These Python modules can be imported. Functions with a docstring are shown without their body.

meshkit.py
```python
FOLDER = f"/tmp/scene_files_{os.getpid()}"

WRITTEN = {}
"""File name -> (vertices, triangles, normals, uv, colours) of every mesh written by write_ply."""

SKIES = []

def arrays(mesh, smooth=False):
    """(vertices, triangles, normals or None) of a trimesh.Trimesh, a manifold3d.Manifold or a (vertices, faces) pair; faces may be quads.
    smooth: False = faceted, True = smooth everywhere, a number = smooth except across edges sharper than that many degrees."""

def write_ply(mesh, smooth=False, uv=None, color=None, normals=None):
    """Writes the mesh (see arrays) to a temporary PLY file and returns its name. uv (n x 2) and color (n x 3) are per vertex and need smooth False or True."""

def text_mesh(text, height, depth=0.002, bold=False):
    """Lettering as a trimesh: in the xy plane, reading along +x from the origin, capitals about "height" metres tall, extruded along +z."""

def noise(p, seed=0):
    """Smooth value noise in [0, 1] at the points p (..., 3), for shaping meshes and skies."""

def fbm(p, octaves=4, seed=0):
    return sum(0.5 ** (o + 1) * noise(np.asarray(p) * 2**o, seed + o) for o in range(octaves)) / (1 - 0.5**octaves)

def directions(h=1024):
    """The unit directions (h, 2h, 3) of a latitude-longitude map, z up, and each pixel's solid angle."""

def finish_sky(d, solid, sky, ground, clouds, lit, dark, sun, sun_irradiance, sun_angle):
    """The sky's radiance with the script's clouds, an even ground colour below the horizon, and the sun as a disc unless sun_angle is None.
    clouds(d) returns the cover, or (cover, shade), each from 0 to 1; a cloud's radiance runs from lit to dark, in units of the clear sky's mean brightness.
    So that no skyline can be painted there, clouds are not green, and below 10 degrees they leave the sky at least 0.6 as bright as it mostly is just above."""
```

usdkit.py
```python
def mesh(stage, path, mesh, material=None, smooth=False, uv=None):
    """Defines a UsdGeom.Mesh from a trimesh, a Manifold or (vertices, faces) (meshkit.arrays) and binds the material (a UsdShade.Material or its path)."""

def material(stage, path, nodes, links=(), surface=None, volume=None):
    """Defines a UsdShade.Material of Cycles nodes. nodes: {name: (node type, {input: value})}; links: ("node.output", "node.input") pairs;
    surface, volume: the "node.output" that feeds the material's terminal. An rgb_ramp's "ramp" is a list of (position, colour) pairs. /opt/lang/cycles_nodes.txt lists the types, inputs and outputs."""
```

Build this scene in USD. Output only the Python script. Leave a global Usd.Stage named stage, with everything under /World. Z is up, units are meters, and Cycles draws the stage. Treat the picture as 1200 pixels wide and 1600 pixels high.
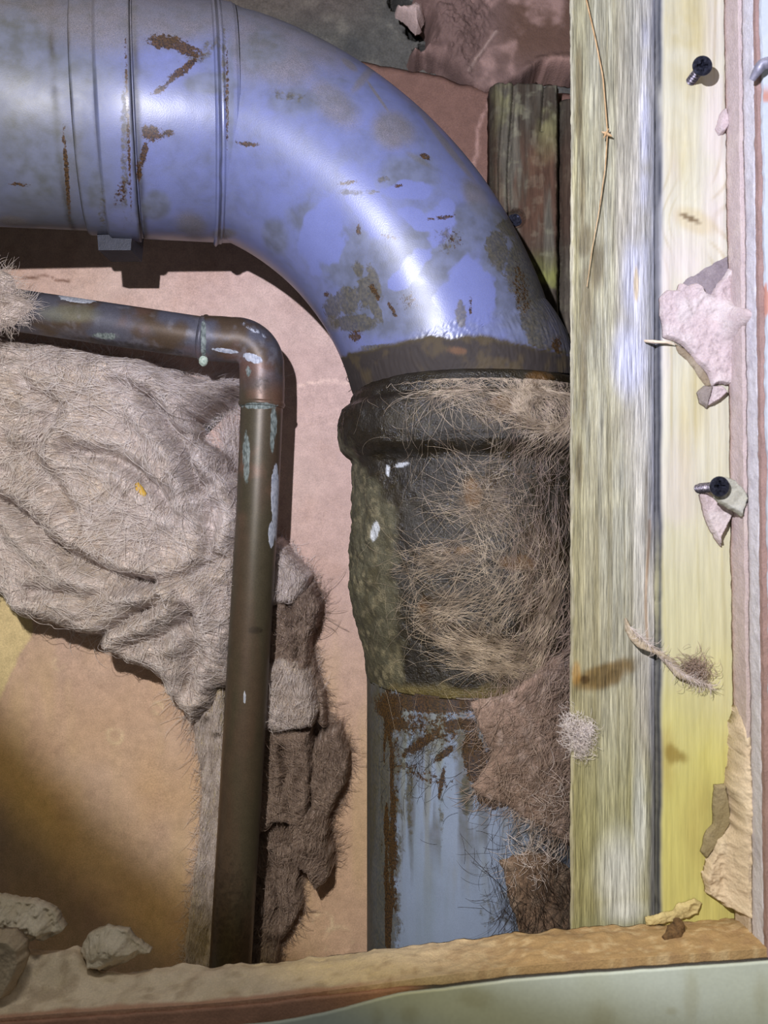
import math, numpy as np, trimesh, shapely, manifold3d as m3, usdkit
from shapely.geometry import Polygon, LineString, Point
from scipy.spatial import Delaunay
from scipy.ndimage import map_coordinates
from pxr import Usd, UsdGeom, UsdLux, UsdShade, Gf, Sdf, Vt

stage = Usd.Stage.CreateInMemory()
UsdGeom.SetStageUpAxis(stage, 'Z'); UsdGeom.SetStageMetersPerUnit(stage, 1.0)
UsdGeom.Xform.Define(stage, '/World'); UsdGeom.Scope.Define(stage, '/World/Looks')
rng = np.random.default_rng(7)
_vol = np.random.default_rng(11).random((64, 64, 64)).astype(np.float32)
def noise(p, seed=0):
    """smooth value noise in 0..1, tiling every 64 cells"""
    p = np.asarray(p, float); s = p.shape[:-1]; q = p.reshape(-1, 3) + np.array([seed * 17.31, seed * 5.77, seed * 29.13])
    i = np.floor(q); t = q - i; q = np.mod(i + t * t * (3 - 2 * t), 64.0)
    return map_coordinates(_vol, q.T.astype(np.float32), order=1, mode='grid-wrap').reshape(s)
def fbm(p, octaves=4, seed=0, gain=.5):
    p = np.asarray(p, float); a = [gain ** o for o in range(octaves)]
    if p.shape[-1] < 3: p = np.concatenate([p, np.zeros(p.shape[:-1] + (3 - p.shape[-1],))], -1)
    return sum(a[o] * noise(p * 2 ** o, seed + o) for o in range(octaves)) / sum(a)

# ------------------------------------------------------------------ camera, light, exposure
cam = UsdGeom.Camera.Define(stage, '/World/camera')
cam.AddRotateXOp().Set(90.0)                       # eye at the origin, looking along +y, z up
cam.CreateFocalLengthAttr(26.0); cam.CreateHorizontalApertureAttr(24.0); cam.CreateVerticalApertureAttr(32.0)
cam.CreateClippingRangeAttr(Gf.Vec2f(0.02, 50.0))
cam.CreateFStopAttr(11.0); cam.CreateFocusDistanceAttr(0.41)
cam.CreateExposureAttr(0.0)

TORCH = np.array([-0.075, 0.0, 0.115])             # hand torch held left of and above the camera
AIM = np.array([0.129, 0.515, 0.224])

def torch(name, half, soft, color, watts, aim=AIM):
    d = Gf.Vec3d(*map(float, (aim - TORCH) / np.linalg.norm(aim - TORCH)))
    l = UsdLux.SphereLight.Define(stage, '/World/' + name)
    rot = Gf.Rotation(Gf.Vec3d(0, 0, -1), d)
    l.AddTransformOp().Set(Gf.Matrix4d().SetTransform(rot, Gf.Vec3d(*map(float, TORCH))))
    l.CreateRadiusAttr(0.003); l.CreateIntensityAttr(watts); l.CreateNormalizeAttr(True); l.CreateColorAttr(Gf.Vec3f(*color))
    s = UsdLux.ShapingAPI.Apply(l.GetPrim())
    s.CreateShapingConeAngleAttr(half); s.CreateShapingConeSoftnessAttr(soft)
torch('torch_beam', 53.4, 0.12, (0.97, 0.955, 0.98), 2.65)
torch('torch_core', 46.0, 1.0, (0.42, 0.70, 1.75), 0.95)
torch('torch_rim', 56.2, 0.09, (1.0, 0.78, 0.26), 0.75)
dome = UsdLux.DomeLight.Define(stage, '/World/room_light')
dome.CreateIntensityAttr(0.042); dome.CreateColorAttr(Gf.Vec3f(1.0, 1.0, 0.93))

sill_fill = UsdLux.RectLight.Define(stage, '/World/sill_fill_light')      # unseen overhead light, added to brighten the sill and front board
sill_fill.AddTranslateOp().Set(Gf.Vec3d(-.1, -.25, 1.95)); sill_fill.CreateWidthAttr(.5); sill_fill.CreateHeightAttr(.3); sill_fill.CreateNormalizeAttr(True)
sill_fill.CreateIntensityAttr(2.9); sill_fill.CreateColorAttr(Gf.Vec3f(1.0, .96, .88))

# ------------------------------------------------------------------ helpers
K = 1300.0
def P(px, py, d):
    px, py, d = np.broadcast_arrays(np.asarray(px, float), py, d)
    return np.stack([(px - 600) / K * d, d, (800 - py) / K * d], -1)
def pix(v):
    v = np.asarray(v, float)
    return 600 + K * v[..., 0] / v[..., 1], 800 - K * v[..., 2] / v[..., 1]
def lin(c):
    c = np.asarray(c, float) / 255
    return np.where(c < .04045, c / 12.92, ((c + .055) / 1.055) ** 2.4)
def C(r, g, b): return lin((r, g, b))
def ss(a, b, x): t = np.clip((x - a) / (b - a), 0, 1); return t * t * (3 - 2 * t)
def mixc(a, b, m): return a * (1 - m[..., None]) + np.asarray(b) * m[..., None]
def ell(px, py, cx, cy, rx, ry, rot=0.0):
    a = math.radians(rot); x, y = px - cx, py - cy
    u, v = x * math.cos(a) + y * math.sin(a), -x * math.sin(a) + y * math.cos(a)
    return 1 - np.hypot(u / rx, v / ry)
def blobs(px, py, v, items, amp=.9, scale=90., seed=3, soft=.25):
    n = (fbm(v * scale, 5, seed) - .5) * 2 * amp
    m = np.zeros(len(px))
    for it in items:
        s = it[5] if len(it) > 5 else 1.0
        e = ell(px, py, it[0], it[1], it[2], it[3], it[4] if len(it) > 4 else 0)
        m = np.maximum(m, s * ss(0, soft, e + n * .6))
    return m
def soft(px, py, V, items, w=1.0):
    m = np.zeros(len(px))
    for it in items:
        e = ell(px, py, it[0], it[1], it[2] * 1.25, it[3] * 1.25, it[4] if len(it) > 4 else 0)
        m = np.maximum(m, (it[5] if len(it) > 5 else 1.0) * ss(0, .8, e))
    return m
taken = {}
def numbered(name):
    k = taken.get(name, -1) + 1; taken[name] = k
    return name if k == 0 else f'{name}_{k:03d}'
def tag(p, label=None, cat=None, group=None, kind=None):
    for k, x in (('label', label), ('category', cat), ('group', group), ('kind', kind)):
        if x: p.SetCustomDataByKey(k, x)
    return p
def thing(name, label, cat, loc=(0, 0, 0), group=None, kind=None):
    x = UsdGeom.Xform.Define(stage, '/World/' + numbered(name))
    return tag(x.GetPrim(), label, cat, group, kind)
def obj(name, mesh, mat, parent=None, smooth=35, paint=None, rough=None, masks=None, **kw):
    base = str(parent.GetPath()) if parent else '/World'
    path = base + '/' + (numbered(name) if not parent else numbered(base + '/' + name).rsplit('/', 1)[1])
    m = usdkit.mesh(stage, path, mesh, mat, smooth=True if paint is not None else smooth)
    pv = UsdGeom.PrimvarsAPI(m)
    if paint is not None:
        pv.CreatePrimvar('paint', Sdf.ValueTypeNames.Color3fArray, 'vertex').Set(Vt.Vec3fArray.FromNumpy(np.clip(paint, 0, 1).astype(np.float32)))
        r = np.full(len(paint), .6) if rough is None else np.broadcast_to(rough, (len(paint),))
        pv.CreatePrimvar('gloss', Sdf.ValueTypeNames.FloatArray, 'vertex').Set(Vt.FloatArray.FromNumpy(np.ascontiguousarray(r, np.float32)))
    for k, x in (masks or {}).items():
        pv.CreatePrimvar(k, Sdf.ValueTypeNames.FloatArray, 'vertex').Set(Vt.FloatArray.FromNumpy(np.ascontiguousarray(np.clip(x, 0, 1), np.float32)))
    return tag(m.GetPrim(), **kw)
def curves(name, pts, counts, width, mat, parent, color=None, **kw):
    path = str(parent.GetPath()) + '/' + numbered(str(parent.GetPath()) + '/' + name).rsplit('/', 1)[1]
    c = UsdGeom.BasisCurves.Define(stage, path)
    c.CreateTypeAttr('linear'); c.CreateWrapAttr('nonperiodic')
    c.CreatePointsAttr(Vt.Vec3fArray.FromNumpy(np.asarray(pts, np.float32)))
    c.CreateCurveVertexCountsAttr(Vt.IntArray.FromNumpy(np.asarray(counts, np.int32)))
    c.CreateWidthsAttr(Vt.FloatArray.FromNumpy(np.asarray(width, np.float32))); c.SetWidthsInterpolation('vertex')
    UsdShade.MaterialBindingAPI.Apply(c.GetPrim()).Bind(mat)
    return tag(c.GetPrim(), **kw)

# ------------------------------------------------------------------ materials
def painted(name, fine=1500., amount=.25, grain=(1, 1, 1), bump=.25, bdist=.0006, bscale=900., coarse=250., spec=.4, coat=0., speck=0., metallic=0., sheen=0., layers=()):
    """albedo from the mesh's own paint, broken up by fine noise; relief from noise"""
    n = {'pos': ('geometry', {}), 'mp': ('mapping', {'scale': grain}),
         'col': ('attribute', {'attribute': 'paint'}), 'gl': ('attribute', {'attribute': 'gloss'}),
         'na': ('noise_texture', {'scale': fine, 'detail': 4., 'roughness': .6}),
         'nc': ('noise_texture', {'scale': coarse, 'detail': 5., 'roughness': .62}),
         'nb': ('noise_texture', {'scale': bscale, 'detail': 4., 'roughness': .6}),
         'fa': ('map_range', {'from_min': .28, 'from_max': .72, 'to_min': 1 - amount, 'to_max': 1 + amount, 'clamp': True}),
         'fb': ('map_range', {'from_min': .28, 'from_max': .72, 'to_min': 1 - amount * .6, 'to_max': 1 + amount * .6, 'clamp': True}),
         'mm': ('math', {'math_type': 'multiply'}),
         'vm': ('vector_math', {'math_type': 'scale'}),
         'bp': ('bump', {'strength': bump, 'distance': bdist}),
         'p': ('principled_bsdf', {'specular_ior_level': spec, 'coat_weight': coat, 'coat_roughness': .18, 'metallic': metallic, 'sheen_weight': sheen})}
    l = [('pos.position', 'mp.vector'), ('mp.vector', 'na.vector'), ('mp.vector', 'nc.vector'), ('mp.vector', 'nb.vector'),
         ('na.fac', 'fa.value'), ('nc.fac', 'fb.value'), ('fa.result', 'mm.value1'), ('fb.result', 'mm.value2'),
         ('col.color', 'vm.vector1'), ('mm.value', 'vm.scale'), ('vm.vector', 'p.base_color'), ('gl.fac', 'p.roughness'),
         ('nb.fac', 'bp.height'), ('bp.normal', 'p.normal')]
    col, rgh = 'vm.vector', 'gl.fac'
    for k, (attr, c1, c2, scale, amp, width, rough, opac, gr) in enumerate(layers):    # dirt in the mesh's own mask, its edge broken by noise
        n |= {f'a{k}': ('attribute', {'attribute': attr}), f'm{k}': ('mapping', {'scale': gr}), f'n{k}a': ('noise_texture', {'scale': scale, 'detail': 7., 'roughness': .68, 'distortion': .4}),
              f'o{k}': ('math', {'math_type': 'multiply_add', 'value2': amp}), f's{k}': ('map_range', {'range_type': 'smoothstep', 'from_min': .5 * (1 + amp) - width, 'from_max': .5 * (1 + amp) + width, 'to_min': 0., 'to_max': opac, 'clamp': True}),
              f'r{k}': ('rgb_ramp', {'ramp': [(.36, tuple(c1)), (.64, tuple(c2))]}), f'n{k}b': ('noise_texture', {'scale': scale * 2.3, 'detail': 4.}),
              f'x{k}': ('mix_color', {}), f'y{k}': ('mix_float', {'b': rough})}
        l += [('pos.position', f'm{k}.vector'), (f'm{k}.vector', f'n{k}a.vector'), (f'm{k}.vector', f'n{k}b.vector'), (f'n{k}a.fac', f'o{k}.value1'), (f'a{k}.fac', f'o{k}.value3'), (f'o{k}.value', f's{k}.value'),
              (f'n{k}b.fac', f'r{k}.fac'), (f's{k}.result', f'x{k}.fac'), (col, f'x{k}.a'), (f'r{k}.color', f'x{k}.b'), (f's{k}.result', f'y{k}.fac'), (rgh, f'y{k}.a')]
        col, rgh = f'x{k}.result', f'y{k}.result'
    l = [x for x in l if x[1] not in ('p.base_color', 'p.roughness')] + [(col, 'p.base_color'), (rgh, 'p.roughness')]
    return usdkit.material(stage, '/World/Looks/' + name, n, l, surface='p.BSDF')
def plain(name, c1, c2, scale=300., rough=.6, bump=.3, bdist=.0005, bscale=900., grain=(1, 1, 1), spec=.4, metallic=0., detail=5.):
    n = {'pos': ('geometry', {}), 'mp': ('mapping', {'scale': grain}), 'n1': ('noise_texture', {'scale': scale, 'detail': detail, 'roughness': .6}),
         'nb': ('noise_texture', {'scale': bscale, 'detail': 4., 'roughness': .6}),
         'rp': ('rgb_ramp', {'ramp': [(.3, tuple(c1)), (.7, tuple(c2))]}), 'bp': ('bump', {'strength': bump, 'distance': bdist}),
         'p': ('principled_bsdf', {'roughness': rough, 'specular_ior_level': spec, 'metallic': metallic})}
    l = [('pos.position', 'mp.vector'), ('mp.vector', 'n1.vector'), ('mp.vector', 'nb.vector'), ('n1.fac', 'rp.fac'), ('rp.color', 'p.base_color'), ('nb.fac', 'bp.height'), ('bp.normal', 'p.normal')]
    return usdkit.material(stage, '/World/Looks/' + name, n, l, surface='p.BSDF')
def fibre_mat(name, c1, c2, scale=120.):
    n = {'pos': ('geometry', {}), 'n1': ('noise_texture', {'scale': scale, 'detail': 4., 'roughness': .7}),
         'rp': ('rgb_ramp', {'ramp': [(.3, tuple(c1)), (.7, tuple(c2))]}),
         'p': ('principled_bsdf', {'roughness': .45, 'specular_ior_level': .5}), 'tr': ('translucent_bsdf', {}), 'mx': ('mix_closure', {'fac': .25})}
    l = [('pos.position', 'n1.vector'), ('n1.fac', 'rp.fac'), ('rp.color', 'p.base_color'), ('rp.color', 'tr.color'), ('p.BSDF', 'mx.closure1'), ('tr.BSDF', 'mx.closure2')]
    return usdkit.material(stage, '/World/Looks/' + name, n, l, surface='mx.closure')

M = {}
M['board'] = painted('brown_paper_board', fine=1400, amount=.22, bump=.25, bdist=.0004, bscale=1100, coarse=160, spec=.2)
M['pvc'] = painted('grey_pvc', fine=1800, amount=.07, bump=.16, bdist=.0002, bscale=1500, coarse=120, spec=.45, layers=[
    ('dust', C(82, 76, 74), C(122, 114, 116), 1100., .55, .45, .75, .85, (1, 1, 1)), ('film', C(78, 80, 80), C(94, 98, 112), 70., .9, .34, .42, .78, (1, 1, 1)),
    ('olive', C(52, 47, 26), C(82, 74, 46), 300., 1.4, .16, .5, .72, (1, 1, 1)), ('stain', C(28, 17, 6), C(76, 52, 20), 560., 1.9, .13, .35, .92, (1, 1, 1))])
M['grime'] = painted('grimy_pvc', fine=1700, amount=.5, bump=.8, bdist=.0009, bscale=1100, coarse=260, spec=.6, coat=.0)
M['copper'] = painted('tarnished_copper', fine=1300, amount=.18, bump=.08, bdist=.0002, bscale=900, coarse=160, spec=.35, metallic=.2, layers=[('dark_tone', C(30, 24, 18), C(48, 38, 28), 300., 1., .2, .6, .7, (1, 1, 1)), ('verdigris', C(84, 94, 92), C(140, 150, 148), 330., 1.2, .12, .8, .85, (1, 1, .5)), ('lime', C(150, 156, 172), C(196, 200, 212), 300., 1.0, .08, .8, .9, (1, 1, .6))])
M['wool'] = painted('mineral_wool_felt', fine=1500, amount=.4, bump=.6, bdist=.0012, bscale=700, coarse=300, spec=.1, sheen=.1)
M['sawn'] = painted('sawn_timber_face', fine=1500, amount=.5, grain=(1, 1, .05), bump=1., bdist=.001, bscale=1100, coarse=500, spec=.3)
M['planed'] = painted('planed_timber_face', fine=900, amount=.10, grain=(1, 1, .06), bump=.3, bdist=.0004, bscale=700, coarse=300, spec=.3)
M['old_wood'] = painted('old_timber', fine=700, amount=.35, grain=(1, 1, .12), bump=.5, bdist=.0008, bscale=500, coarse=200, spec=.2)
M['plaster'] = painted('broken_plaster', fine=1400, amount=.12, bump=.5, bdist=.0009, bscale=900, coarse=250, spec=.2)
M['concrete'] = painted('concrete', fine=900, amount=.25, bump=.6, bdist=.0012, bscale=500, coarse=120, spec=.2)
M['painted_face'] = painted('painted_face', fine=700, amount=.05, bump=.08, bdist=.0003, bscale=300, coarse=60, spec=.4)
M['screw'] = plain('black_phosphate_screw', C(26, 26, 34), C(70, 72, 88), 700, rough=.32, bump=.2, bdist=.0002, metallic=.7)
M['fibre'] = fibre_mat('wool_fibre', C(194, 180, 172), C(229, 220, 220))
M['fibre_pale'] = fibre_mat('pale_fibre', C(208, 198, 194), C(240, 234, 236))
M['fibre_dark'] = fibre_mat('grimy_fibre', C(122, 104, 84), C(222, 204, 180))
M['fibre_brown'] = fibre_mat('brown_fibre', C(124, 104, 92), C(184, 164, 152))
M['hair'] = fibre_mat('black_hair', C(30, 22, 18), C(58, 44, 36))

# ------------------------------------------------------------------ shape helpers
def orient(m):
    t = m.vertices[m.faces]; vol = np.einsum('ij,ij->i', t[:, 0] - m.vertices.mean(0), np.cross(t[:, 1] - m.vertices.mean(0), t[:, 2] - m.vertices.mean(0))).sum()
    if vol < 0: m.faces = m.faces[:, ::-1]
def box(x0, x1, y0, y1, z0, z1):
    m = trimesh.creation.box([x1 - x0, y1 - y0, z1 - z0]); m.apply_translation([(x0 + x1) / 2, (y0 + y1) / 2, (z0 + z1) / 2]); return m
def grid_faces(n, m, wrap=False):
    i, j = np.meshgrid(np.arange(n - 1), np.arange(m if wrap else m - 1), indexing='ij')
    a, b = i * m + j, i * m + (j + 1) % m
    q = np.stack([a, b, b + m, a + m], -1).reshape(-1, 4)
    return np.vstack([q[:, [0, 1, 2]], q[:, [0, 2, 3]]])
def sweep(axis, rad, nth=160, caps=True):
    """rings around a polyline in a plane facing the camera; rad(s, theta) gives the radius. Returns verts, faces, s, theta (theta 0 faces the camera)."""
    axis = np.asarray(axis, float); n = len(axis)
    t = np.gradient(axis, axis=0); t /= np.linalg.norm(t, axis=1)[:, None]
    s = np.concatenate([[0], np.cumsum(np.linalg.norm(np.diff(axis, axis=0), axis=1))])
    f = np.array([0, -1.0, 0]); u = np.cross(t, f); u /= np.linalg.norm(u, axis=1)[:, None]; w = np.cross(u, t)
    th = np.linspace(0, 2 * np.pi, nth, endpoint=False)
    S, T = np.meshgrid(s, th, indexing='ij')
    R = rad(S, T)
    V = axis[:, None] + R[..., None] * (np.cos(T)[..., None] * w[:, None] + np.sin(T)[..., None] * u[:, None])
    F = grid_faces(n, nth, True)
    V = V.reshape(-1, 3)
    if caps:
        V = np.vstack([V, axis[0], axis[-1]]); a, b = n * nth, n * nth + 1; j = np.arange(nth); k = (j + 1) % nth
        F = np.vstack([F, np.stack([np.full(nth, a), k, j], 1), np.stack([np.full(nth, b), (n - 1) * nth + j, (n - 1) * nth + k], 1)])
    mesh = trimesh.Trimesh(V, F, process=False)
    if mesh.volume < 0: F = F[:, ::-1]
    return V, F, S, T
def roughen(pts, step=3.0, amp=4.0, scale=.05, seed=1, closed=True):
    """a hand-drawn outline, resampled and roughened"""
    ring = LineString(list(pts) + ([pts[0]] if closed else []))
    n = max(int(ring.length / step), 8)
    q = np.array([ring.interpolate(i / n, normalized=True).coords[0] for i in range(n if closed else n + 1)])
    q3 = np.c_[q * scale, np.full(len(q), seed * 7.3)]
    d = np.stack([fbm(q3, 4, seed), fbm(q3 + 31.7, 4, seed + 9)], 1) - .5
    return q + 2 * amp * d
def relief(poly, dref, base, top, step=2.0, paint=None, rough=None, smooth_back=True):
    """Solid with a flat back at y=base and a front y=base-top(px,py,dist,v). poly in elevation drawing units (pixels at depth dref)."""
    pg = Polygon(poly).buffer(0)
    if pg.geom_type != 'Polygon': pg = max(pg.geoms, key=lambda g: g.area)
    ext = np.array(pg.exterior.coords)[:-1]
    x0, y0, x1, y1 = pg.bounds
    gx, gy = np.meshgrid(np.arange(x0, x1, step), np.arange(y0, y1, step))
    g = np.stack([gx.ravel(), gy.ravel()], 1); g += (np.random.default_rng(5).random(g.shape) - .5) * step * .5
    pts = shapely.points(g); shapely.prepare(pg)
    inside = shapely.contains(pg, pts); g = g[inside]
    dist = shapely.distance(pg.exterior, pts[inside]); keep = dist > step * .45; g, dist = g[keep], dist[keep]
    ring = LineString(np.vstack([ext, ext[:1]])); n = int(ring.length / step)
    bd = shapely.get_coordinates(shapely.line_interpolate_point(ring, np.arange(n) / n, normalized=True))
    a = np.vstack([bd, g]); dist = np.concatenate([np.zeros(n), dist])
    tri = Delaunay(a).simplices
    cen = a[tri].mean(1); ok = shapely.contains(pg, shapely.points(cen)); tri = tri[ok]
    flat = P(a[:, 0], a[:, 1], dref); flat[:, 1] = base
    t = np.maximum(top(a[:, 0], a[:, 1], dist, flat), 2e-5)
    front = flat.copy(); front[:, 1] = base - t
    nrm = np.cross(front[tri[:, 1]] - front[tri[:, 0]], front[tri[:, 2]] - front[tri[:, 0]])
    flip = nrm[:, 1] > 0; tri[flip] = tri[flip][:, ::-1]
    N = len(a)
    e = np.sort(np.vstack([tri[:, [0, 1]], tri[:, [1, 2]], tri[:, [2, 0]]]), 1)
    de = np.vstack([tri[:, [0, 1]], tri[:, [1, 2]], tri[:, [2, 0]]])
    _, inv, cnt = np.unique(e[:, 0] * N + e[:, 1], return_inverse=True, return_counts=True)
    b = de[cnt[inv] == 1]
    used = np.unique(b); back = flat[used]; idx = np.full(N, -1); idx[used] = N + np.arange(len(used))
    side = np.vstack([np.stack([b[:, 1], b[:, 0], idx[b[:, 0]]], 1), np.stack([b[:, 1], idx[b[:, 0]], idx[b[:, 1]]], 1)])
    cap = len(used) + N; centre = flat[used].mean(0)
    bk = np.stack([idx[b[:, 1]], idx[b[:, 0]], np.full(len(b), cap)], 1)
    V = np.vstack([front, back, centre]); F = np.vstack([tri, side, bk])
    sel = np.concatenate([np.arange(N), used, [0]])
    return V, F, a[sel, 0], a[sel, 1], dist[sel], a, tri, front
def surf_fn(a, front):
    """front depth of a relief as a function of the drawing coordinates"""
    x0, y0 = a.min(0) - 2; x1, y1 = a.max(0) + 2; st = 2.5
    from scipy.interpolate import griddata
    gx, gy = np.arange(x0, x1 + st, st), np.arange(y0, y1 + st, st)
    X, Y = np.meshgrid(gx, gy)
    z = griddata(a, front[:, 1], (X, Y), method='nearest')
    return lambda px, py: map_coordinates(z, [(np.asarray(py) - y0) / st, (np.asarray(px) - x0) / st], order=1, mode='nearest')
def strands(starts, dirs, seg, npt, curl, lift, depth_at, dref, seed, w0, w1, flow=None, droop=0.0, escape=.15):
    """fibres lying over a relief: starts and dirs in drawing units"""
    r = np.random.default_rng(seed); n = len(starts)
    p = starts.copy(); ang = np.arctan2(dirs[:, 1], dirs[:, 0]); turn = r.normal(0, curl, n)
    esc = np.where(r.random(n) < escape, r.random(n) * 3.0, 1.0)[:, None]
    out = []; L = seg * r.uniform(.5, 1.5, n); lf = lift * r.random(n)
    for k in range(npt):
        y = depth_at(p[:, 0], p[:, 1]) - lf * math.sin(math.pi * (k + .5) / npt) * esc[:, 0] - .0001
        q = P(p[:, 0], p[:, 1], dref); q[:, 1] = y; out.append(q)
        turn += r.normal(0, curl * .5, n); ang += turn
        p = p + np.stack([np.cos(ang), np.sin(ang) + droop], 1) * L[:, None]
    pts = np.stack(out, 1).reshape(-1, 3)
    w = np.repeat(r.uniform(w0, w1, n), npt) * np.tile(np.array([1.0] * (npt - 1) + [.4]), n)
    return pts, np.full(n, npt), w

# ------------------------------------------------------------------ the setting: rear wall of the cavity
DW = .515
def wall_back():
    top = [(-300, 84), (300, 84), (480, 88), (556, 90), (610, 98), (655, 106), (690, 112), (720, 126), (770, 136), (900, 142), (1500, 150)]
    topr = [tuple(q) for q in roughen(top, 6, 5, .04, 3, closed=False)]
    poly = topr + [(1500, 2100), (-300, 2100)]
    def relief_top(px, py, dist, v):
        t = .0125 + .0012 * (fbm(v * 25, 3, 2) - .5) + .0004 * (fbm(v * 160, 3, 4) - .5)
        # loose facing peeled away at the lower left: a step of half a millimetre
        n = (fbm(v * 40, 3, 8) - .5) * 50
        peel = ss(-4, 4, 44 - px + n * .8 - np.maximum(0, py - 985) * .38) * (py < 1120) * (py > 850)
        t += -.0009 * peel
        t *= 1 - .35 * (1 - ss(0, 10, dist)) * (py < 200)
        for cx, cy, r in ((318, 1220, 7), (246, 1106, 9), (180, 1150, 10), (92, 1038, 6), (505, 1440, 14), (530, 1470, 22), (262, 1230, 5)):
            d = np.hypot(px - cx, (py - cy)) - r
            t += .0005 * np.exp(-(d / 2.2) ** 2) * (fbm(v * 300, 2, 3) > .35)
        return t
    V, F, px, py, dist, a, tri, fr = relief(poly, DW, DW + .0125, relief_top, 4.2)
    n1, n2 = fbm(V * 14, 4, 21), fbm(V * 55, 4, 22)
    col = np.tile(C(192, 164, 154), (len(V), 1))
    col = mixc(col, C(206, 172, 136), ss(900, 1300, py) * (.5 + .5 * ss(650, 300, px)) * .9)  # lower wall's warm paper, coloured paler to make up for torch falloff
    col = mixc(col, C(202, 178, 166), ss(.45, .75, n1) * .55)
    col = mixc(col, C(178, 146, 130), ss(.5, .8, n2) * .35)
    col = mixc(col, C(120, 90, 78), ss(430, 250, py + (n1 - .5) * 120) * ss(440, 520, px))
    col = mixc(col, C(206, 180, 136), ss(.42, .7, fbm(V * np.array([60, 60, 14]), 4, 31)) * ss(900, 1100, py) * .35)
    n = (fbm(V * 40, 3, 8) - .5) * 50
    peel = ss(-3, 3, 44 - px + n * .8 - np.maximum(0, py - 985) * .38) * (py < 1120) * (py > 850)
    col = mixc(col, C(214, 194, 150), peel)
    for cx, cy, r in ((318, 1220, 7), (246, 1106, 9), (180, 1150, 10), (92, 1038, 6), (505, 1440, 14), (530, 1470, 22), (262, 1230, 5)):
        d = np.hypot(px - cx, py - cy) - r
        col = mixc(col, C(226, 206, 172), .6 * np.exp(-((d + (n2 - .5) * 14) / 2.4) ** 2) * ss(.35, .6, fbm(V * 120, 3, 44)))
    for x, y0, y1, w in ((318, 1080, 1215, 9), (250, 1115, 1180, 4), (110, 1060, 1180, 4), (262, 1000, 1100, 6), (180, 1150, 1300, 5)):   # dried drips
        col = mixc(col, C(206, 180, 146), .16 * ss(w + 5, w, np.abs(px - x + (n2 - .5) * 16)) * (py > y0) * (py < y1))
    ln = np.abs(py - (602 - 6 * np.sin((px - 470) / 30) + (n2 - .5) * 12)); col = mixc(col, C(226, 196, 180), .8 * ss(3.5, 0, ln) * (px > 455) * (px < 566))
    ln = np.abs(px - 742 - (py - 240) * -.25 + (n2 - .5) * 24); col = mixc(col, C(198, 160, 146), .5 * ss(5, 0, ln) * (py > 150) * (py < 260))
    cr = np.abs(py - (432 + (px - 60) * .02 + (n2 - .5) * 40)); col = mixc(col, C(96, 62, 44), .8 * ss(3.4, 0, cr) * (px > 28) * (px < 112) * (n1 > .35))
    o = obj('wall_back', trimesh.Trimesh(V, F, process=False), M['board'], paint=col, rough=.75, label='brown paper-faced board lining the rear of the cavity', kind='structure')
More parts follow.
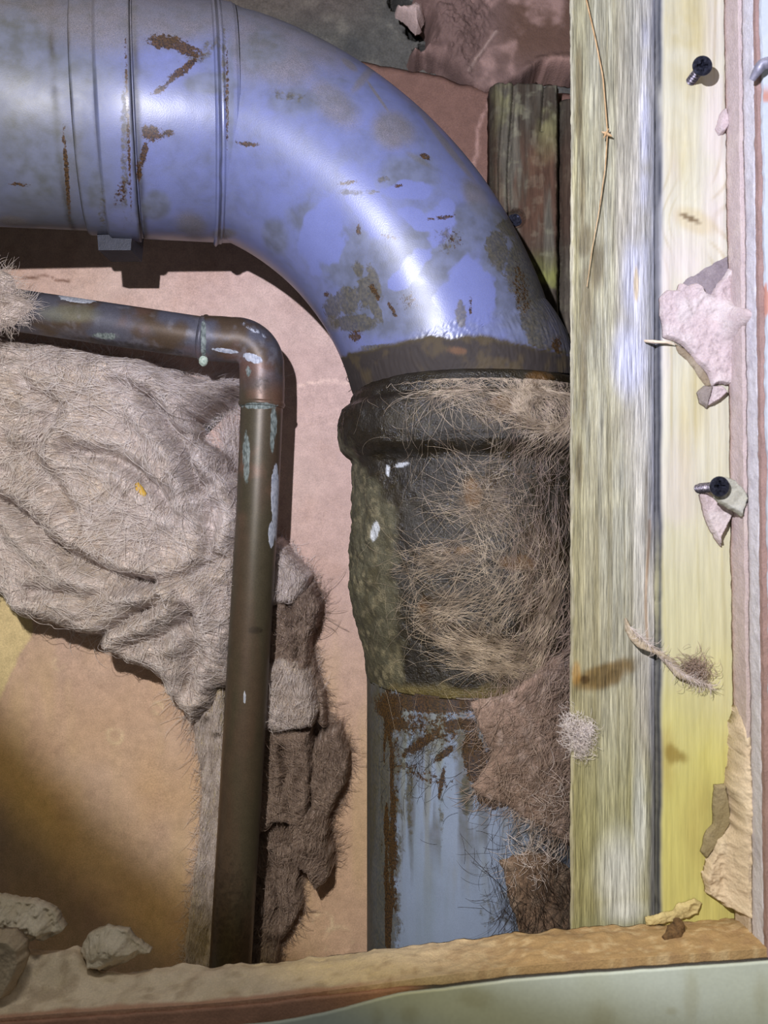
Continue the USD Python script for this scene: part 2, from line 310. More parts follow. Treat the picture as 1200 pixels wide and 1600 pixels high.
def wall_blockwork():
    def top(px, py, d, v):
        n = (fbm(v * 150, 4, 15) - .5) * 1.1
        pit = np.maximum.reduce([ss(-.05, .15, ell(px, py, *e) + n) for e in ((622, 6, 18, 12, 20), (650, 44, 15, 16, 0), (668, 88, 24, 13, 18), (690, 98, 10, 8))])
        return .082 - .072 * pit - .004 * (fbm(v * 60, 4, 5) - .5) - .0018 * (fbm(v * 260, 3, 6, .65) - .5)
    V, F, px, py, dist, *_ = relief([(-300, -420), (1500, -420), (1500, 200), (-300, 200)], .538, .62, top, 3.2)
    col = np.tile(C(88, 86, 80), (len(V), 1)); col = mixc(col, C(122, 118, 106), ss(.5, .75, fbm(V * 130, 4, 2)) * .6); col = mixc(col, C(70, 70, 68), ss(.52, .75, fbm(V * 60, 4, 7)) * .7)
    col = mixc(col, C(116, 100, 90), ss(70, 0, py) * ss(630, 520, px) * .4)
    obj('wall_top', trimesh.Trimesh(V, F, process=False), M['concrete'], paint=col, rough=.85, label='dark grey rough concrete above the brown board', kind='structure')
wall_back(); wall_blockwork()

# ------------------------------------------------------------------ the setting: cut front wall, lower sill and right-hand edge
DF, DB = .316, .345
def front_wall():
    w = thing('wall_front', 'cut plasterboard front wall, greenish painted face with ragged beige edge', None, kind='structure')
    # lower board: core with a rough sloping cut top
    nx, ny = 420, 40
    xs = np.linspace(-.34, .34, nx)
    def ztop(x): return -.1945 + (x + .146) * .100 + .0012 * np.sin(x * 31)
    Y = np.concatenate([np.linspace(DF + .0014, DB + .001, ny)])
    X, YY = np.meshgrid(xs, Y, indexing='ij')
    v = np.stack([X, YY, np.zeros_like(X)], -1)
    edge = np.minimum(ss(0, .006, YY - DF - .0014), 1)
    Z = ztop(X) + .005 * (fbm(v * 50, 4, 3) - .5) * edge + .0022 * (fbm(v * 220, 4, 5) - .5) * edge
    back = ss(DB - .010, DB + .001, YY)
    Z -= .004 * back * fbm(v * 90, 4, 8)
    Z += (.003 * ss(.02, -.14, X) + .010 * ss(-.116, -.128, X)) * ss(DF + .010, DB - .006, YY)
    top = np.stack([X, YY, Z], -1)
    low = top.copy()[:, [0, -1]]; low[..., 2] = -.62
    ring = np.concatenate([low[:, :1], top, low[:, 1:]], 1); m = ring.shape[1]
    V = ring.reshape(-1, 3); F = grid_faces(nx, m, True)
    capA = np.array([[0, j, j + 1] for j in range(1, m - 1)]); capB = capA + (nx - 1) * m
    F = np.vstack([F, capA, capB[:, ::-1]])
    px, py = pix(V)
    n = fbm(V * 60, 4, 9)
    col = np.tile(C(222, 204, 178), (len(V), 1)); col = mixc(col, C(160, 132, 94), ss(-.02, .06, V[:, 0])); col = mixc(col, C(206, 188, 160), ss(.45, .75, n) * .7 * ss(.06, -.04, V[:, 0])); col = mixc(col, C(140, 112, 84), ss(.48, .75, fbm(V * 200, 4, 12)) * .45); col = mixc(col, C(214, 196, 160), ss(.52, .7, fbm(V * 420, 4, 14)) * .3)
    col = mixc(col, C(176, 128, 104), ss(DF + .006, DF + .003, V[:, 1]) * ss(.02, -.03, V[:, 0] ) * .8)
    mesh = trimesh.Trimesh(V, F, process=False); orient(mesh)
    obj('board_core', mesh, M['plaster'], w, paint=col, rough=.8, label='ragged beige cut edge of the lower board')
    # painted face, with brown paper edge on the left and a gap's shade coloured into the paper on the right
    def face(name, y0, y1, dz, paintf, mat, wob, label=None):
        nz = 60; zs = np.concatenate([np.linspace(0, -.055, nz), [-.45]])
        X, ZZ = np.meshgrid(xs, zs, indexing='ij'); vv = np.stack([X, np.full_like(X, y0), ZZ], -1)
        zt = ztop(X) + dz(X) + wob * (fbm(vv[:, :1] * 120, 3, 4) - .5)
        fr = np.stack([X, np.full_like(X, y0), zt + ZZ], -1); bk = fr.copy(); bk[..., 1] = y1
        ring = np.concatenate([fr, bk[:, ::-1]], 1); m = ring.shape[1]
        V = ring.reshape(-1, 3); F = grid_faces(nx, m, True)
        mesh = trimesh.Trimesh(V, F, process=False); orient(mesh)
        obj(name, mesh, mat, w, paint=paintf(V), rough=.45, label=label)
    def green(V):
        px, py = pix(V); n = fbm(V * 25, 4, 2)
        c = np.tile(C(178, 186, 176), (len(V), 1)); c = mixc(c, C(188, 198, 196), ss(.4, .7, n) * .6)
        c = mixc(c, C(150, 148, 120), blobs(px, py, V, [(745, 1560, 40, 22), (640, 1585, 20, 22), (590, 1590, 14, 30), (940, 1590, 30, 40), (1080, 1560, 16, 60), (1190, 1560, 20, 70), (1050, 1580, 12, 8)], .8, 90, 4, .7) * .35)
        return c
    face('painted_face', DF - .0012, DF, lambda x: -.0035 - .0045 * ss(.01, -.04, x), green, M['painted_face'], .001, 'greenish painted face of the lower board')
    face('paper_layer', DF, DF + .0014, lambda x: -.0012 - .002 * ss(-.02, .03, x), lambda V: mixc(np.tile(C(158, 118, 98), (len(V), 1)), C(62, 60, 58), ss(.005, .02, V[:, 0])) * (.7 + .6 * fbm(V * 120, 3, 1))[:, None], M['plaster'], .0014, 'reddish brown paper layer, its right part painted dark as a shaded gap')
    # right-hand board: two layers and a skim, seen on the cut edge
    def layer(name, y0, y1, x_mid, lean, seed, paintf, rag, mat, xr=.42, label=None):
        zs = np.arange(-.182, .28, .0011); ys = np.linspace(y0, y1, 11)
        ZZ, YY = np.meshgrid(zs, ys, indexing='ij'); vv = np.stack([np.zeros_like(ZZ), YY, ZZ], -1)
        X = x_mid + lean * (ZZ - .08) + rag * (fbm(vv * 70, 4, seed) - .5) + .0008 * (fbm(vv * 350, 3, seed + 1) - .5)
        e = np.stack([X, YY, ZZ], -1); a = e[:, :1].copy(); b = e[:, -1:].copy(); a[..., 0] = xr; b[..., 0] = xr
        ring = np.concatenate([a, e, b], 1); m = ring.shape[1]; n = len(zs); V = ring.reshape(-1, 3); F = grid_faces(n, m, True)
        cap = np.array([[0, j, j + 1] for j in range(1, m - 1)]); F = np.vstack([F, cap, cap[:, ::-1] + (n - 1) * m])
        mesh = trimesh.Trimesh(V, F, process=False); orient(mesh)
        obj(name, mesh, mat, w, paint=paintf(V), rough=.8, label=label)
    def pink(V):
        c = np.tile(C(178, 162, 160), (len(V), 1)); c = mixc(c, C(158, 126, 112), ss(DB - .004, DB, V[:, 1]) * .7); c = mixc(c, C(190, 176, 168), ss(.5, .8, fbm(V * 90, 4, 4)) * .6)
        return mixc(c, C(186, 168, 136), ss(-.06, -.15, V[:, 2]) * .6)
    def white(V):
        c = np.tile(C(190, 186, 192), (len(V), 1)); c = mixc(c, C(146, 138, 148), ss(.5, .8, fbm(V * 160, 4, 5)) * .5); return mixc(c, C(156, 134, 126), ss(.326, .331, V[:, 1]) * .5)
    def brown(V): return np.tile(C(142, 116, 110), (len(V), 1)) * (.8 + .4 * fbm(V * 160, 3, 7))[:, None]
    def paint(V):
        c = np.tile(C(176, 182, 190), (len(V), 1)); return mixc(c, C(180, 112, 84), blobs(*pix(V), V, [(1200, 150, 9, 22), (1196, 470, 6, 30)], .8, 200, 3) * .8)
    layer('inner_board', .3305, DB, .1425, -.0115, 3, pink, .0010, M['plaster'])
    layer('outer_board', .3200, .3300, .1433, -.0115, 6, white, .0012, M['plaster'], label='whiter outer board layer')
    layer('paper_edge', .3172, .3200, .1432, -.0115, 9, brown, .0006, M['plaster'], label='brown paper edge')
    layer('painted_skin', .3150, .3172, .1446, -.0135, 12, paint, .0022, M['painted_face'], label='pale painted outer skin')
    # the rest of the wall round the opening
    f2 = [box(-.9, -.21, DF, DB, -.62, .9), box(-.21, .42, DF, DB, .275, .9), box(.42, .9, DF, DB, -.62, .9)]
    obj('surround', trimesh.util.concatenate(f2), plain('surround_board', C(170, 178, 168), C(186, 192, 186), 40, .5), w)
front_wall()

# ------------------------------------------------------------------ two timber studs side by side on the right
SA, SB = .3510, .3455                              # depths of their front faces
def stud(x0, x1, y0, y1, paintf, label, mat, seed, r=.0022, skew=0.0):
    pts = [(x0, y) for y in np.arange(y1, y0 + r, -.0016)]
    pts += [(x0 + r - r * math.cos(a), y0 + r - r * math.sin(a)) for a in np.linspace(0, np.pi / 2, 8)]
    pts += [(x, y0) for x in np.arange(x0 + r + .0005, x1 - r, .00055)]
    pts += [(x1 - r + r * math.sin(a), y0 + r - r * math.cos(a)) for a in np.linspace(0, np.pi / 2, 8)] + [(x1, y1)]
    pts = np.array(pts); m = len(pts); zs = np.arange(-.30, .33, .0012); n = len(zs)
    V = np.zeros((n, m, 3)); V[..., :2] = pts; V[..., 2] = zs[:, None]
    edge = np.exp(-((V[..., 0] - x0) / .0012) ** 2)
    V[..., 0] += skew * (V[..., 1] - y0) / (y1 - y0) * (V[..., 0] < x0 + 1e-4)
    V[..., 0] += (.0011 * (fbm(V * np.array([4, 4, 60]), 4, seed) - .5) + .0006 * (fbm(V * np.array([4, 4, 500]), 2, seed + 1) - .5)) * edge
    V[..., 1] += .0007 * (fbm(V * np.array([420, 1, 5]), 3, seed + 2) - .5) + .0010 * (fbm(V * np.array([60, 1, 10]), 3, seed + 3) - .5)
    V = V.reshape(-1, 3); F = grid_faces(n, m, True)
    cap = np.array([[0, j, j + 1] for j in range(1, m - 1)]); F = np.vstack([F, cap, cap[:, ::-1] + (n - 1) * m])
    mesh = trimesh.Trimesh(V, F, process=False); orient(mesh); V = np.array(mesh.vertices)
    c, g = paintf(V)
    obj('timber_stud', mesh, mat, paint=c, rough=g, label=label, cat='stud')
def paint_a(V):
    px, py = pix(V); n1 = fbm(V * np.array([130, 130, 7]), 4, 3); n2 = fbm(V * 45, 5, 5, .6); n3 = fbm(V * np.array([900, 900, 7]), 3, 9); n4 = fbm(V * 300, 3, 14)
    c = np.tile(C(156, 154, 138), (len(V), 1))
    c = mixc(c, C(134, 126, 92), ss(.42, .62, n1) * .6); c = mixc(c, C(170, 166, 140), ss(.5, .7, n2) * .5); c = mixc(c, C(112, 104, 74), ss(.45, .72, n3) * .5)
    c = mixc(c, C(146, 146, 96), ss(1050, 1300, py) * .45); c = mixc(c, C(124, 116, 72), ss(940, 900, px + (n1 - .5) * 70) * .5)
    c = mixc(c, C(172, 168, 168), ss(955, 1015, px + (n1 - .5) * 80) * (1 - ss(1120, 1250, py)) * .55)
    c = mixc(c, C(176, 178, 200), soft(px, py, V, [(985, 560, 34, 70), (990, 440, 22, 90, 0, .8), (1008, 250, 10, 300, 0, .8), (1000, 470, 16, 200, 0, .5)]) * ss(.3, .6, n2) * .85)  # torch glare painted in as a bluish patch, with lilac dust by the arris
    c = mixc(c, C(196, 200, 200), soft(px, py, V, [(970, 1365, 44, 80), (1000, 1290, 14, 120, 0, .9), (975, 1420, 40, 30)]) * ss(.25, .55, n2) * .85)  # whitish glare painted into the wood colour
    c = mixc(c, C(76, 60, 26), blobs(px, py, V, [(916, 470, 14, 110), (912, 590, 8, 110), (930, 420, 22, 50), (910, 300, 6, 100), (905, 150, 8, 110), (1010, 800, 4, 110), (905, 720, 8, 60), (914, 380, 16, 40)], .7, 80, 6, .6) * .6)
    c = mixc(c, C(166, 140, 66), .6 * ss(0, .4, ell(px, py, 994, 445, 5, 36)))
    ln = np.abs(px - 1012 - 3 * np.sin(py / 40)); c = mixc(c, C(130, 88, 30), .6 * ss(4, 0, ln) * (py > 810) * (py < 1000))
    knot = ell(px, py, 952, 1048, 66, 22, -22) + (n2 - .5) * 1.5; c = mixc(c, C(104, 82, 42), ss(-.1, .3, knot) * .85); c = mixc(c, C(60, 42, 16), ss(.1, .5, ell(px, py, 914, 1062, 11, 9)) * .9); c = mixc(c, C(66, 52, 26), ss(.25, .6, knot) * ss(.4, .6, fbm(V * np.array([200, 200, 700]), 3, 2)) * .6)
    c = mixc(c, C(150, 104, 30), .5 * ss(0, .5, ell(px, py, 900, 1052, 10, 24)))
    ar = np.exp(-((px - 1022 + 8 * (n2 - .5)) / 8) ** 2) * ss(.28, .5, fbm(V * np.array([20, 20, 14]), 4, 12)); c = mixc(c, C(96, 98, 110), ar * .85)
    c = mixc(c, C(182, 176, 160), ss(898, 893, px + (n4 - .5) * 8) * .4)
    return c, np.full(len(V), .5)
def paint_b(V):
    px, py = pix(V); n2 = fbm(V * 45, 5, 5); n1 = fbm(V * np.array([120, 120, 5]), 4, 23)
    f = np.tile(C(182, 178, 158), (len(V), 1))
    gr = .5 + .5 * np.sin(V[:, 0] * 2 * np.pi / .0050 + 14 * (fbm(V * np.array([10, 10, 4]), 3, 6) - .5) + 18 * np.exp(-(((px - 1085) / 70) ** 2 + ((py - 345) / 50) ** 2)) + 14 * np.exp(-(((px - 1062) / 40) ** 2 + ((py - 1185) / 50) ** 2)))
    f = mixc(f, C(156, 144, 104), ss(.70, 1, gr) * ss(.3, .6, n1) * .8)
    f = mixc(f, C(184, 180, 140), ss(650, 1050, py) * .8); f = mixc(f, C(188, 182, 100), ss(980, 1250, py + (n2 - .5) * 200) * .75)
    f = mixc(f, C(162, 146, 84), soft(px, py, V, [(1075, 60, 44, 130), (1060, 240, 30, 110, 0, .7), (1040, 1190, 22, 60), (1090, 620, 20, 90, 0, .6), (1070, 700, 14, 150, 0, .6), (1100, 1290, 40, 90, 0, .6)]) * ss(.25, .6, n2) * .75)
    f = mixc(f, C(186, 176, 172), soft(px, py, V, [(1118, 250, 26, 330), (1052, 330, 14, 120), (1075, 395, 70, 60), (1040, 420, 14, 250), (1060, 780, 40, 120, 0, .7)]) * ss(.25, .6, n2) * .7)
    kn = ell(px, py, 1085, 345, 46, 24, 25); f = mixc(f, C(170, 150, 100), ss(.0, .5, kn) * .4); f = mixc(f, C(92, 72, 44), .85 * ss(0, .5, ell(px, py, 1078, 341, 24, 5.5, 24)))
    f = mixc(f, C(128, 108, 48), .75 * ss(0, .5, ell(px, py, 1062, 1182, 28, 20, 30) + (n1 - .5) * 2.2 + (n2 - .5)))
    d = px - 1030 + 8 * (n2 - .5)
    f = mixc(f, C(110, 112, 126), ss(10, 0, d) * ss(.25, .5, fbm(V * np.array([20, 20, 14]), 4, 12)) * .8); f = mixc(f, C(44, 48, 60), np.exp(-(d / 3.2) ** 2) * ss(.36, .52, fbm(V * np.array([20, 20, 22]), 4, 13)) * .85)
    return f, np.full(len(V), .6)
XA = (891 - 600) / K * SA; XB = (1025 - 600) / K * SA
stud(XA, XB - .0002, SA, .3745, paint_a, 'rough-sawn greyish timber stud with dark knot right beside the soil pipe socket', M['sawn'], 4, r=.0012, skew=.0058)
stud(XB, XB + .044, SB, .408, paint_b, 'smooth pale yellow timber stud with two black screws along the cut board edge', M['planed'], 40)

# ------------------------------------------------------------------ weathered timbers on the rear wall, mortar above
def old_batten(name, x0, x1, d, ztop_px, label, cat, base, seed):
    poly = roughen([(x0, ztop_px + 4), (x0 + 8, ztop_px - 2), ((x0 + x1) / 2, ztop_px), (x1, ztop_px + 3), (x1, 570), (x0, 570)], 4, 2.5, .08, seed)
    def top(px, py, dist, v):
        t = (DW - d) * (1 - .35 * (1 - ss(0, 7, dist))) + .0012 * (fbm(v * np.array([350, 350, 14]), 4, seed) - .5)
        for cx, y0, y1, dp in ((base[0], ztop_px, 340, .0035), (base[1], ztop_px, 205, .0030), (base[0] - 14, ztop_px, 330, .002)):
            t -= dp * np.exp(-((px - cx - 5 * np.sin(py / 60)) / 2.6) ** 2) * (py < y1)
        h = np.hypot(px - 806, py - 341); t -= .008 * ss(16, 11, h)
        return t
    V, F, px, py, *_ = relief(poly, d, DW - .0002, top, 2.2)
    n1, n2 = fbm(V * np.array([150, 150, 16]), 4, seed), fbm(V * 50, 4, seed + 3)
    c = np.tile(C(94, 88, 76), (len(V), 1)); c = mixc(c, C(60, 50, 40), ss(.42, .62, n1) * .85); c = mixc(c, C(120, 116, 96), ss(.55, .68, fbm(V * 220, 4, seed + 7)) * .6); c = mixc(c, C(150, 146, 100), ss(.48, .7, n2) * ss(330, 150, py) * .7)
    c = mixc(c, C(152, 154, 80), ss(.45, .65, n2) * ss(380, 460, py) * .8); c = mixc(c, C(96, 66, 50), ss(180, 260, py) * ss(420, 340, py) * ss(.4, .6, n1) * .6)
    c = mixc(c, C(64, 54, 44), ss(base[0] - 8, base[0] - 26, px) * .6)
    obj(name, trimesh.Trimesh(V, F, process=False), M['old_wood'], paint=c, rough=.85, label=label, cat=cat)
old_batten('timber_batten', 768, 876, .494, 124, 'weathered cracked grey-green timber batten behind the pipe bend', 'batten', (800, 848), 4)
old_batten('timber_batten', 877, 990, .500, 150, 'plain grey timber strip between the weathered batten and the stud', 'batten', (2000, 2000), 8)
def batten_screw():
    t = thing('batten_screw', 'rusty dark screw sunk in a hole in the weathered batten', 'screw')
    c = P(806, 341, .499)
    m = trimesh.creation.cylinder(.0042, .003, sections=40); m.apply_transform(trimesh.transformations.rotation_matrix(math.pi / 2, [1, 0, 0])); m.apply_translation(c + [0, .003, 0])
    obj('head', m, M['screw'], t)
    r = trimesh.creation.annulus(.0022, .003, .0012, sections=36); r.apply_transform(trimesh.transformations.rotation_matrix(math.pi / 2, [1, 0, 0])); r.apply_translation(c + [0, .0013, 0])
    obj('rim', r, M['screw'], t)
batten_screw()
def mortar():
    poly = roughen([(628, -160), (660, -40), (640, -10), (642, 4), (662, 16), (668, 30), (668, 52), (652, 60), (636, 60), (640, 74), (652, 80), (664, 74), (684, 80), (694, 94), (706, 104), (722, 120), (760, 142), (800, 128), (850, 96), (900, 100), (1020, 110), (1020, -160)], 2.5, 6, .07, 11)
    def top(px, py, dist, v):
        rough_zone = ss(.40, .62, fbm(v * 22, 3, 3) + .25 * ss(780, 690, px) + .1 * ss(40, 0, py) - .08)
        sm = ss(0, 40, px - 712 - (140 - py) * .25)      # smooth trowelled part to the right
        t = (.0238 + .011 * ss(770, 690, px + (py - 60) * .5)) * (1 - np.exp(-dist / (3.0 + 4 * ss(740, 690, px)))) + .004 * (fbm(v * 45, 3, 6) - .5)
        t += .0008 * (fbm(v * 300, 3, 8) - .5) + (1 - sm) * (.011 * (fbm(v * 190, 4, 7, .65) - .5) + .006 * (np.abs(fbm(v * 300, 3, 9) - .5)))
        t += .0010 * np.exp(-((px - 740 + (py - 95) * .72) / 3.0) ** 2) * (py > 40) * (py < 110)
        t -= .016 * np.exp(-(((px - 656) / 14) ** 2 + ((py - 46) / 18) ** 2))
        t += .006 * ss(0, .5, ell(px, py, 868, 96, 60, 22, -8)) * fbm(v * 200, 3, 2)
        return t
    V, F, px, py, *_ = relief(poly, .51, .5377, top, 2.0)
    n = fbm(V * 70, 4, 5)
    c = np.tile(C(116, 93, 85), (len(V), 1)); c = mixc(c, C(98, 72, 56), ss(760, 820, px) * ss(120, 60, py) * .7); c = mixc(c, C(186, 152, 140), ss(.5, .75, n) * .6)
    c = mixc(c, C(176, 140, 126), ss(0, .5, ell(px, py, 868, 96, 50, 20, -8) + (n - .5) * 1.4) * .6)
    c = mixc(c, C(190, 164, 150), .5 * np.exp(-((px - 740 + (py - 95) * .72 + (n - .5) * 14) / 3.0) ** 2) * (py > 45) * (py < 108))
    obj('mortar_mass', trimesh.Trimesh(V, F, process=False), M['plaster'], paint=c, rough=.85, label='reddish brown lump of rough mortar above the weathered batten', cat='mortar')
    poly = roughen([(620, -12), (662, -14), (666, 6), (660, 24), (650, 31), (642, 22), (630, 8), (616, 2)], 2, 4, .12, 5)
    V, F, px, py, *_ = relief(poly, .502, .520, lambda px, py, d, v: .014 * (1 - np.exp(-d / 5)) + .007 * (fbm(v * 260, 3, 4) - .5), 1.6)
    obj('mortar_crumb', trimesh.Trimesh(V, F, process=False), M['plaster'], paint=np.tile(C(186, 162, 152), (len(V), 1)), rough=.85, label='pale crumbly mortar nub hanging at the top edge above the pipe bend', cat='mortar')
mortar()

# ------------------------------------------------------------------ grey soil pipe
DP = .438
VX = (737.7 - 600) / K * .44                       # vertical pipe axis
def pvc_paint(V):
    px, py = pix(V); n1, n2 = fbm(V * 45, 5, 31), fbm(V * 130, 5, 32)
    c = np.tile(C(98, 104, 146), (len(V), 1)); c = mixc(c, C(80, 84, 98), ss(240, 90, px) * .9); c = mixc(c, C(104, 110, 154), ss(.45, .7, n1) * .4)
    d = ss(105, 10, py - np.maximum(0, px - 380) * .42 + np.maximum(0, 90 - px) * .2) * ss(620, 480, px)
    M_ = {'dust': np.maximum(d, soft(px, py, V, [(430, 85, 100, 60, 25, .95), (520, 160, 70, 34, 45, .8), (395, 60, 60, 90, 0, .9), (270, 30, 120, 46), (170, 30, 120, 70, 0, .8), (620, 200, 46, 30, 40, .9), (610, 205, 40, 34, 40), (570, 120, 10, 44, 40, .8), (590, 150, 3, 50, -35), (745, 310, 22, 44, -30), (790, 360, 14, 60, -30), (655, 250, 30, 6, 30, .8), (700, 230, 110, 7, 52, .9), (545, 100, 24, 8, 40), (20, 345, 30, 10, 5), (300, 352, 36, 26, 30, .8), (350, 365, 24, 10), (850, 400, 10, 60, -20, .7), (520, 505, 14, 18, -30), (110, 250, 30, 110, 0, .35)]))}
    film = soft(px, py, V, [(560, 410, 110, 70, 20), (610, 480, 110, 70), (690, 380, 90, 90, 30), (800, 450, 60, 150, -20), (740, 350, 80, 50), (480, 340, 60, 40, 0, .7), (330, 130, 60, 24), (410, 80, 70, 60, 0, .7), (60, 290, 50, 30, 0, .8), (245, 320, 34, 34), (640, 270, 80, 50, 0, .8), (430, 370, 34, 50, 0, .8), (110, 110, 80, 60, 0, .7), (20, 80, 80, 110, 0, .9), (60, 220, 90, 150, 0, .8), (460, 160, 70, 40, 0, .7), (360, 150, 10, 170, 0, .7), (150, 300, 24, 60, 0, .7), (120, 200, 20, 160, 0, .6), (320, 240, 60, 60, 0, .45)])
    clean = np.zeros(len(px))
    for it in [(505, 372, 32, 64, 8), (575, 318, 26, 66, -30), (688, 348, 26, 38), (742, 452, 42, 46), (640, 297, 46, 15), (640, 420, 18, 44, 40), (700, 470, 20, 30), (655, 345, 40, 14, 30)]:
        clean = np.maximum(clean, ss(-.10, .22, ell(px, py, *it) + (n2 - .5) * 1.3))
    M_['film'] = np.maximum(film, .45) * (1 - clean * .85)
    M_['olive'] = soft(px, py, V, [(850, 450, 50, 160, -16), (870, 540, 40, 90), (780, 400, 26, 40, 0, .7), (585, 440, 12, 40, -20, .9), (560, 420, 14, 20, 0, .7), (520, 480, 20, 30, 0, .8), (560, 300, 50, 8, 0, .6), (600, 280, 20, 10, 0, .6), (700, 375, 34, 40, 0, .45), (450, 150, 50, 14, 10, .5), (320, 80, 60, 20, -30, .5), (835, 480, 34, 130, -14), (815, 420, 34, 60), (865, 560, 24, 70), (775, 385, 22, 34), (555, 505, 46, 18), (575, 455, 24, 34), (545, 470, 30, 34, 0, .8), (720, 490, 12, 30, 0, .8), (610, 545, 60, 10), (800, 355, 30, 20), (585, 480, 10, 36, -25), (195, 220, 10, 180, 0, .6), (160, 330, 10, 60, 0, .5), (350, 100, 6, 110, 0, .55), (720, 540, 140, 10, 0, .8)])
    M_['stain'] = soft(px, py, V, [(262, 66, 46, 16, 8, .85), (290, 76, 40, 14, 24, .8), (285, 110, 46, 9, -38, .85), (250, 140, 24, 8, -36, .75), (236, 208, 26, 18, 20, .8), (225, 240, 8, 30, 12, .8), (217, 268, 7, 24, 0, .8), (262, 208, 16, 8, 0, .8), (388, 225, 30, 6, 6, .7), (585, 455, 7, 26, -25, .7), (612, 482, 5, 26, -30, .7), (545, 285, 26, 5, -8, .7), (560, 360, 5, 14, 0, .7), (665, 245, 14, 6, 20, .8), (735, 480, 4, 22, 0, .7), (555, 525, 14, 14, 0, .7), (622, 290, 12, 4, 0, .8), (200, 190, 4, 200, -2, .62), (104, 270, 5, 110, -4, .8), (355, 150, 4, 120, 0, .6), (30, 288, 22, 5, 5, .7), (690, 340, 34, 5, -8, .62), (608, 370, 24, 5, 10, .62), (720, 540, 170, 6, 0, .7), (870, 545, 12, 30, 0, .7), (190, 300, 14, 40, 20, .5), (510, 460, 6, 6, 0, .8), (640, 470, 26, 20, 0, .45), (815, 455, 20, 70, -10, .5), (708, 375, 22, 20, 0, .45)])
    return c, .33 + .24 * ss(215, 150, px), px, py, n1, n2, M_
def soil_pipe_run():
    t = thing('soil_pipe', 'grey plastic soil pipe running in from the left with a banded coupling', 'pipe')
    y0 = 205
    def seg(name, x0, x1, prof, step=1.6, dark=(), label=None):
        am = lambda f: np.interp(f, [-420, 98, 198, 333, 364, 372], [-420, 126, 216, 334, 366, 374])
        prof = [(am(a), b) for a, b in prof]; dark = [(am(a), b, k) for a, b, k in dark]; x0, x1 = am(x0), am(x1)
        xs = np.arange(x0, x1 + .01, step)
        axis = P(xs, 174 + xs * .075, DP - .000075 * (372 - xs))          # the run comes a little towards the viewer at the left
        sx = lambda s: x0 + s / (axis[-1, 0] - axis[0, 0]) * (x1 - x0)
        V, F, S, T = sweep(axis, lambda s, th: np.interp(sx(s), [a for a, b in prof], [b for a, b in prof]) + .00012 * (fbm(np.stack([s * 120, np.cos(th) * 6, np.sin(th) * 6], -1), 2, 4) - .5), 300)
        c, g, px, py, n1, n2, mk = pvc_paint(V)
        s_px = np.concatenate([sx(S.ravel()), [x0, x1]])
        for xc, w, k in dark:
            m = np.exp(-((s_px - xc + (n2 - .5) * 7) / w) ** 2) * k; c = mixc(c, C(34, 28, 18), np.clip(m, 0, 1)); g = np.clip(g + .3 * m, .2, .95)
        obj(name, trimesh.Trimesh(V, F, process=False), M['pvc'], t, paint=c, rough=g, masks=mk, label=label)
    seg('pipe_barrel', -420, 104, [(-420, .0542), (104, .0542)], 2.0, [(97, 6, .9)])
    seg('coupling', 99, 200, [(99, .0545), (101, .0560), (104, .0564), (138, .0564), (140, .0570), (144, .0582), (196, .0590), (199, .0588), (200, .0570)], .9, [(100, 3, .9), (139, 3, .45), (199, 4, .85)], 'grey coupling with a raised band')
    seg('socket', 199, 334, [(199, .0570), (202, .0572), (334, .0574)], 1.4, [(203, 5, .8)])
    seg('rib', 328, 364, [(328, .0574), (330, .0590), (333, .0596), (336, .0586), (338, .0580), (341, .0582), (344, .0575), (360, .0572), (364, .0566)], .5, [(336, 2.0, .55)])
    # lug under the band
    lug = box(-.1476, -.1309, .430, .450, .1353, .150); lug = lug.subdivide().subdivide(); lug.vertices[:, 0] += .0012 * np.sign(lug.vertices[:, 0] + .139) * (lug.vertices[:, 2] - .1353) / .015
    obj('clip_lug', lug, plain('grey_lug', C(34, 36, 46), C(46, 48, 60), 300, .5), t)
soil_pipe_run()
def bend_axis():
    ctr, r = np.array([197., 700.]), 527.
    a = np.radians(np.linspace(70.2, 15.2, 270)); arc = ctr + r * np.stack([np.cos(a), -np.sin(a)], 1)
    sx = np.linspace(342, 374, 20); st = np.stack([sx, 174 + sx * .075], 1)
    st[:, 1] += (arc[0, 1] - st[-1, 1]) * ss(342, 374, sx)
    end = arc[-1]; zs = np.linspace(0, 1, 30)[1:]
    tail = np.stack([end[0] + (737.5 - end[0]) * (1 - (1 - zs) ** 2), end[1] + 50 * zs], 1)
    pts = np.vstack([st[:-1], arc, tail])
    # a small rounding at the joint
    for _ in range(12): pts[1:-1] = (pts[:-2] + 2 * pts[1:-1] + pts[2:]) / 4
    return pts
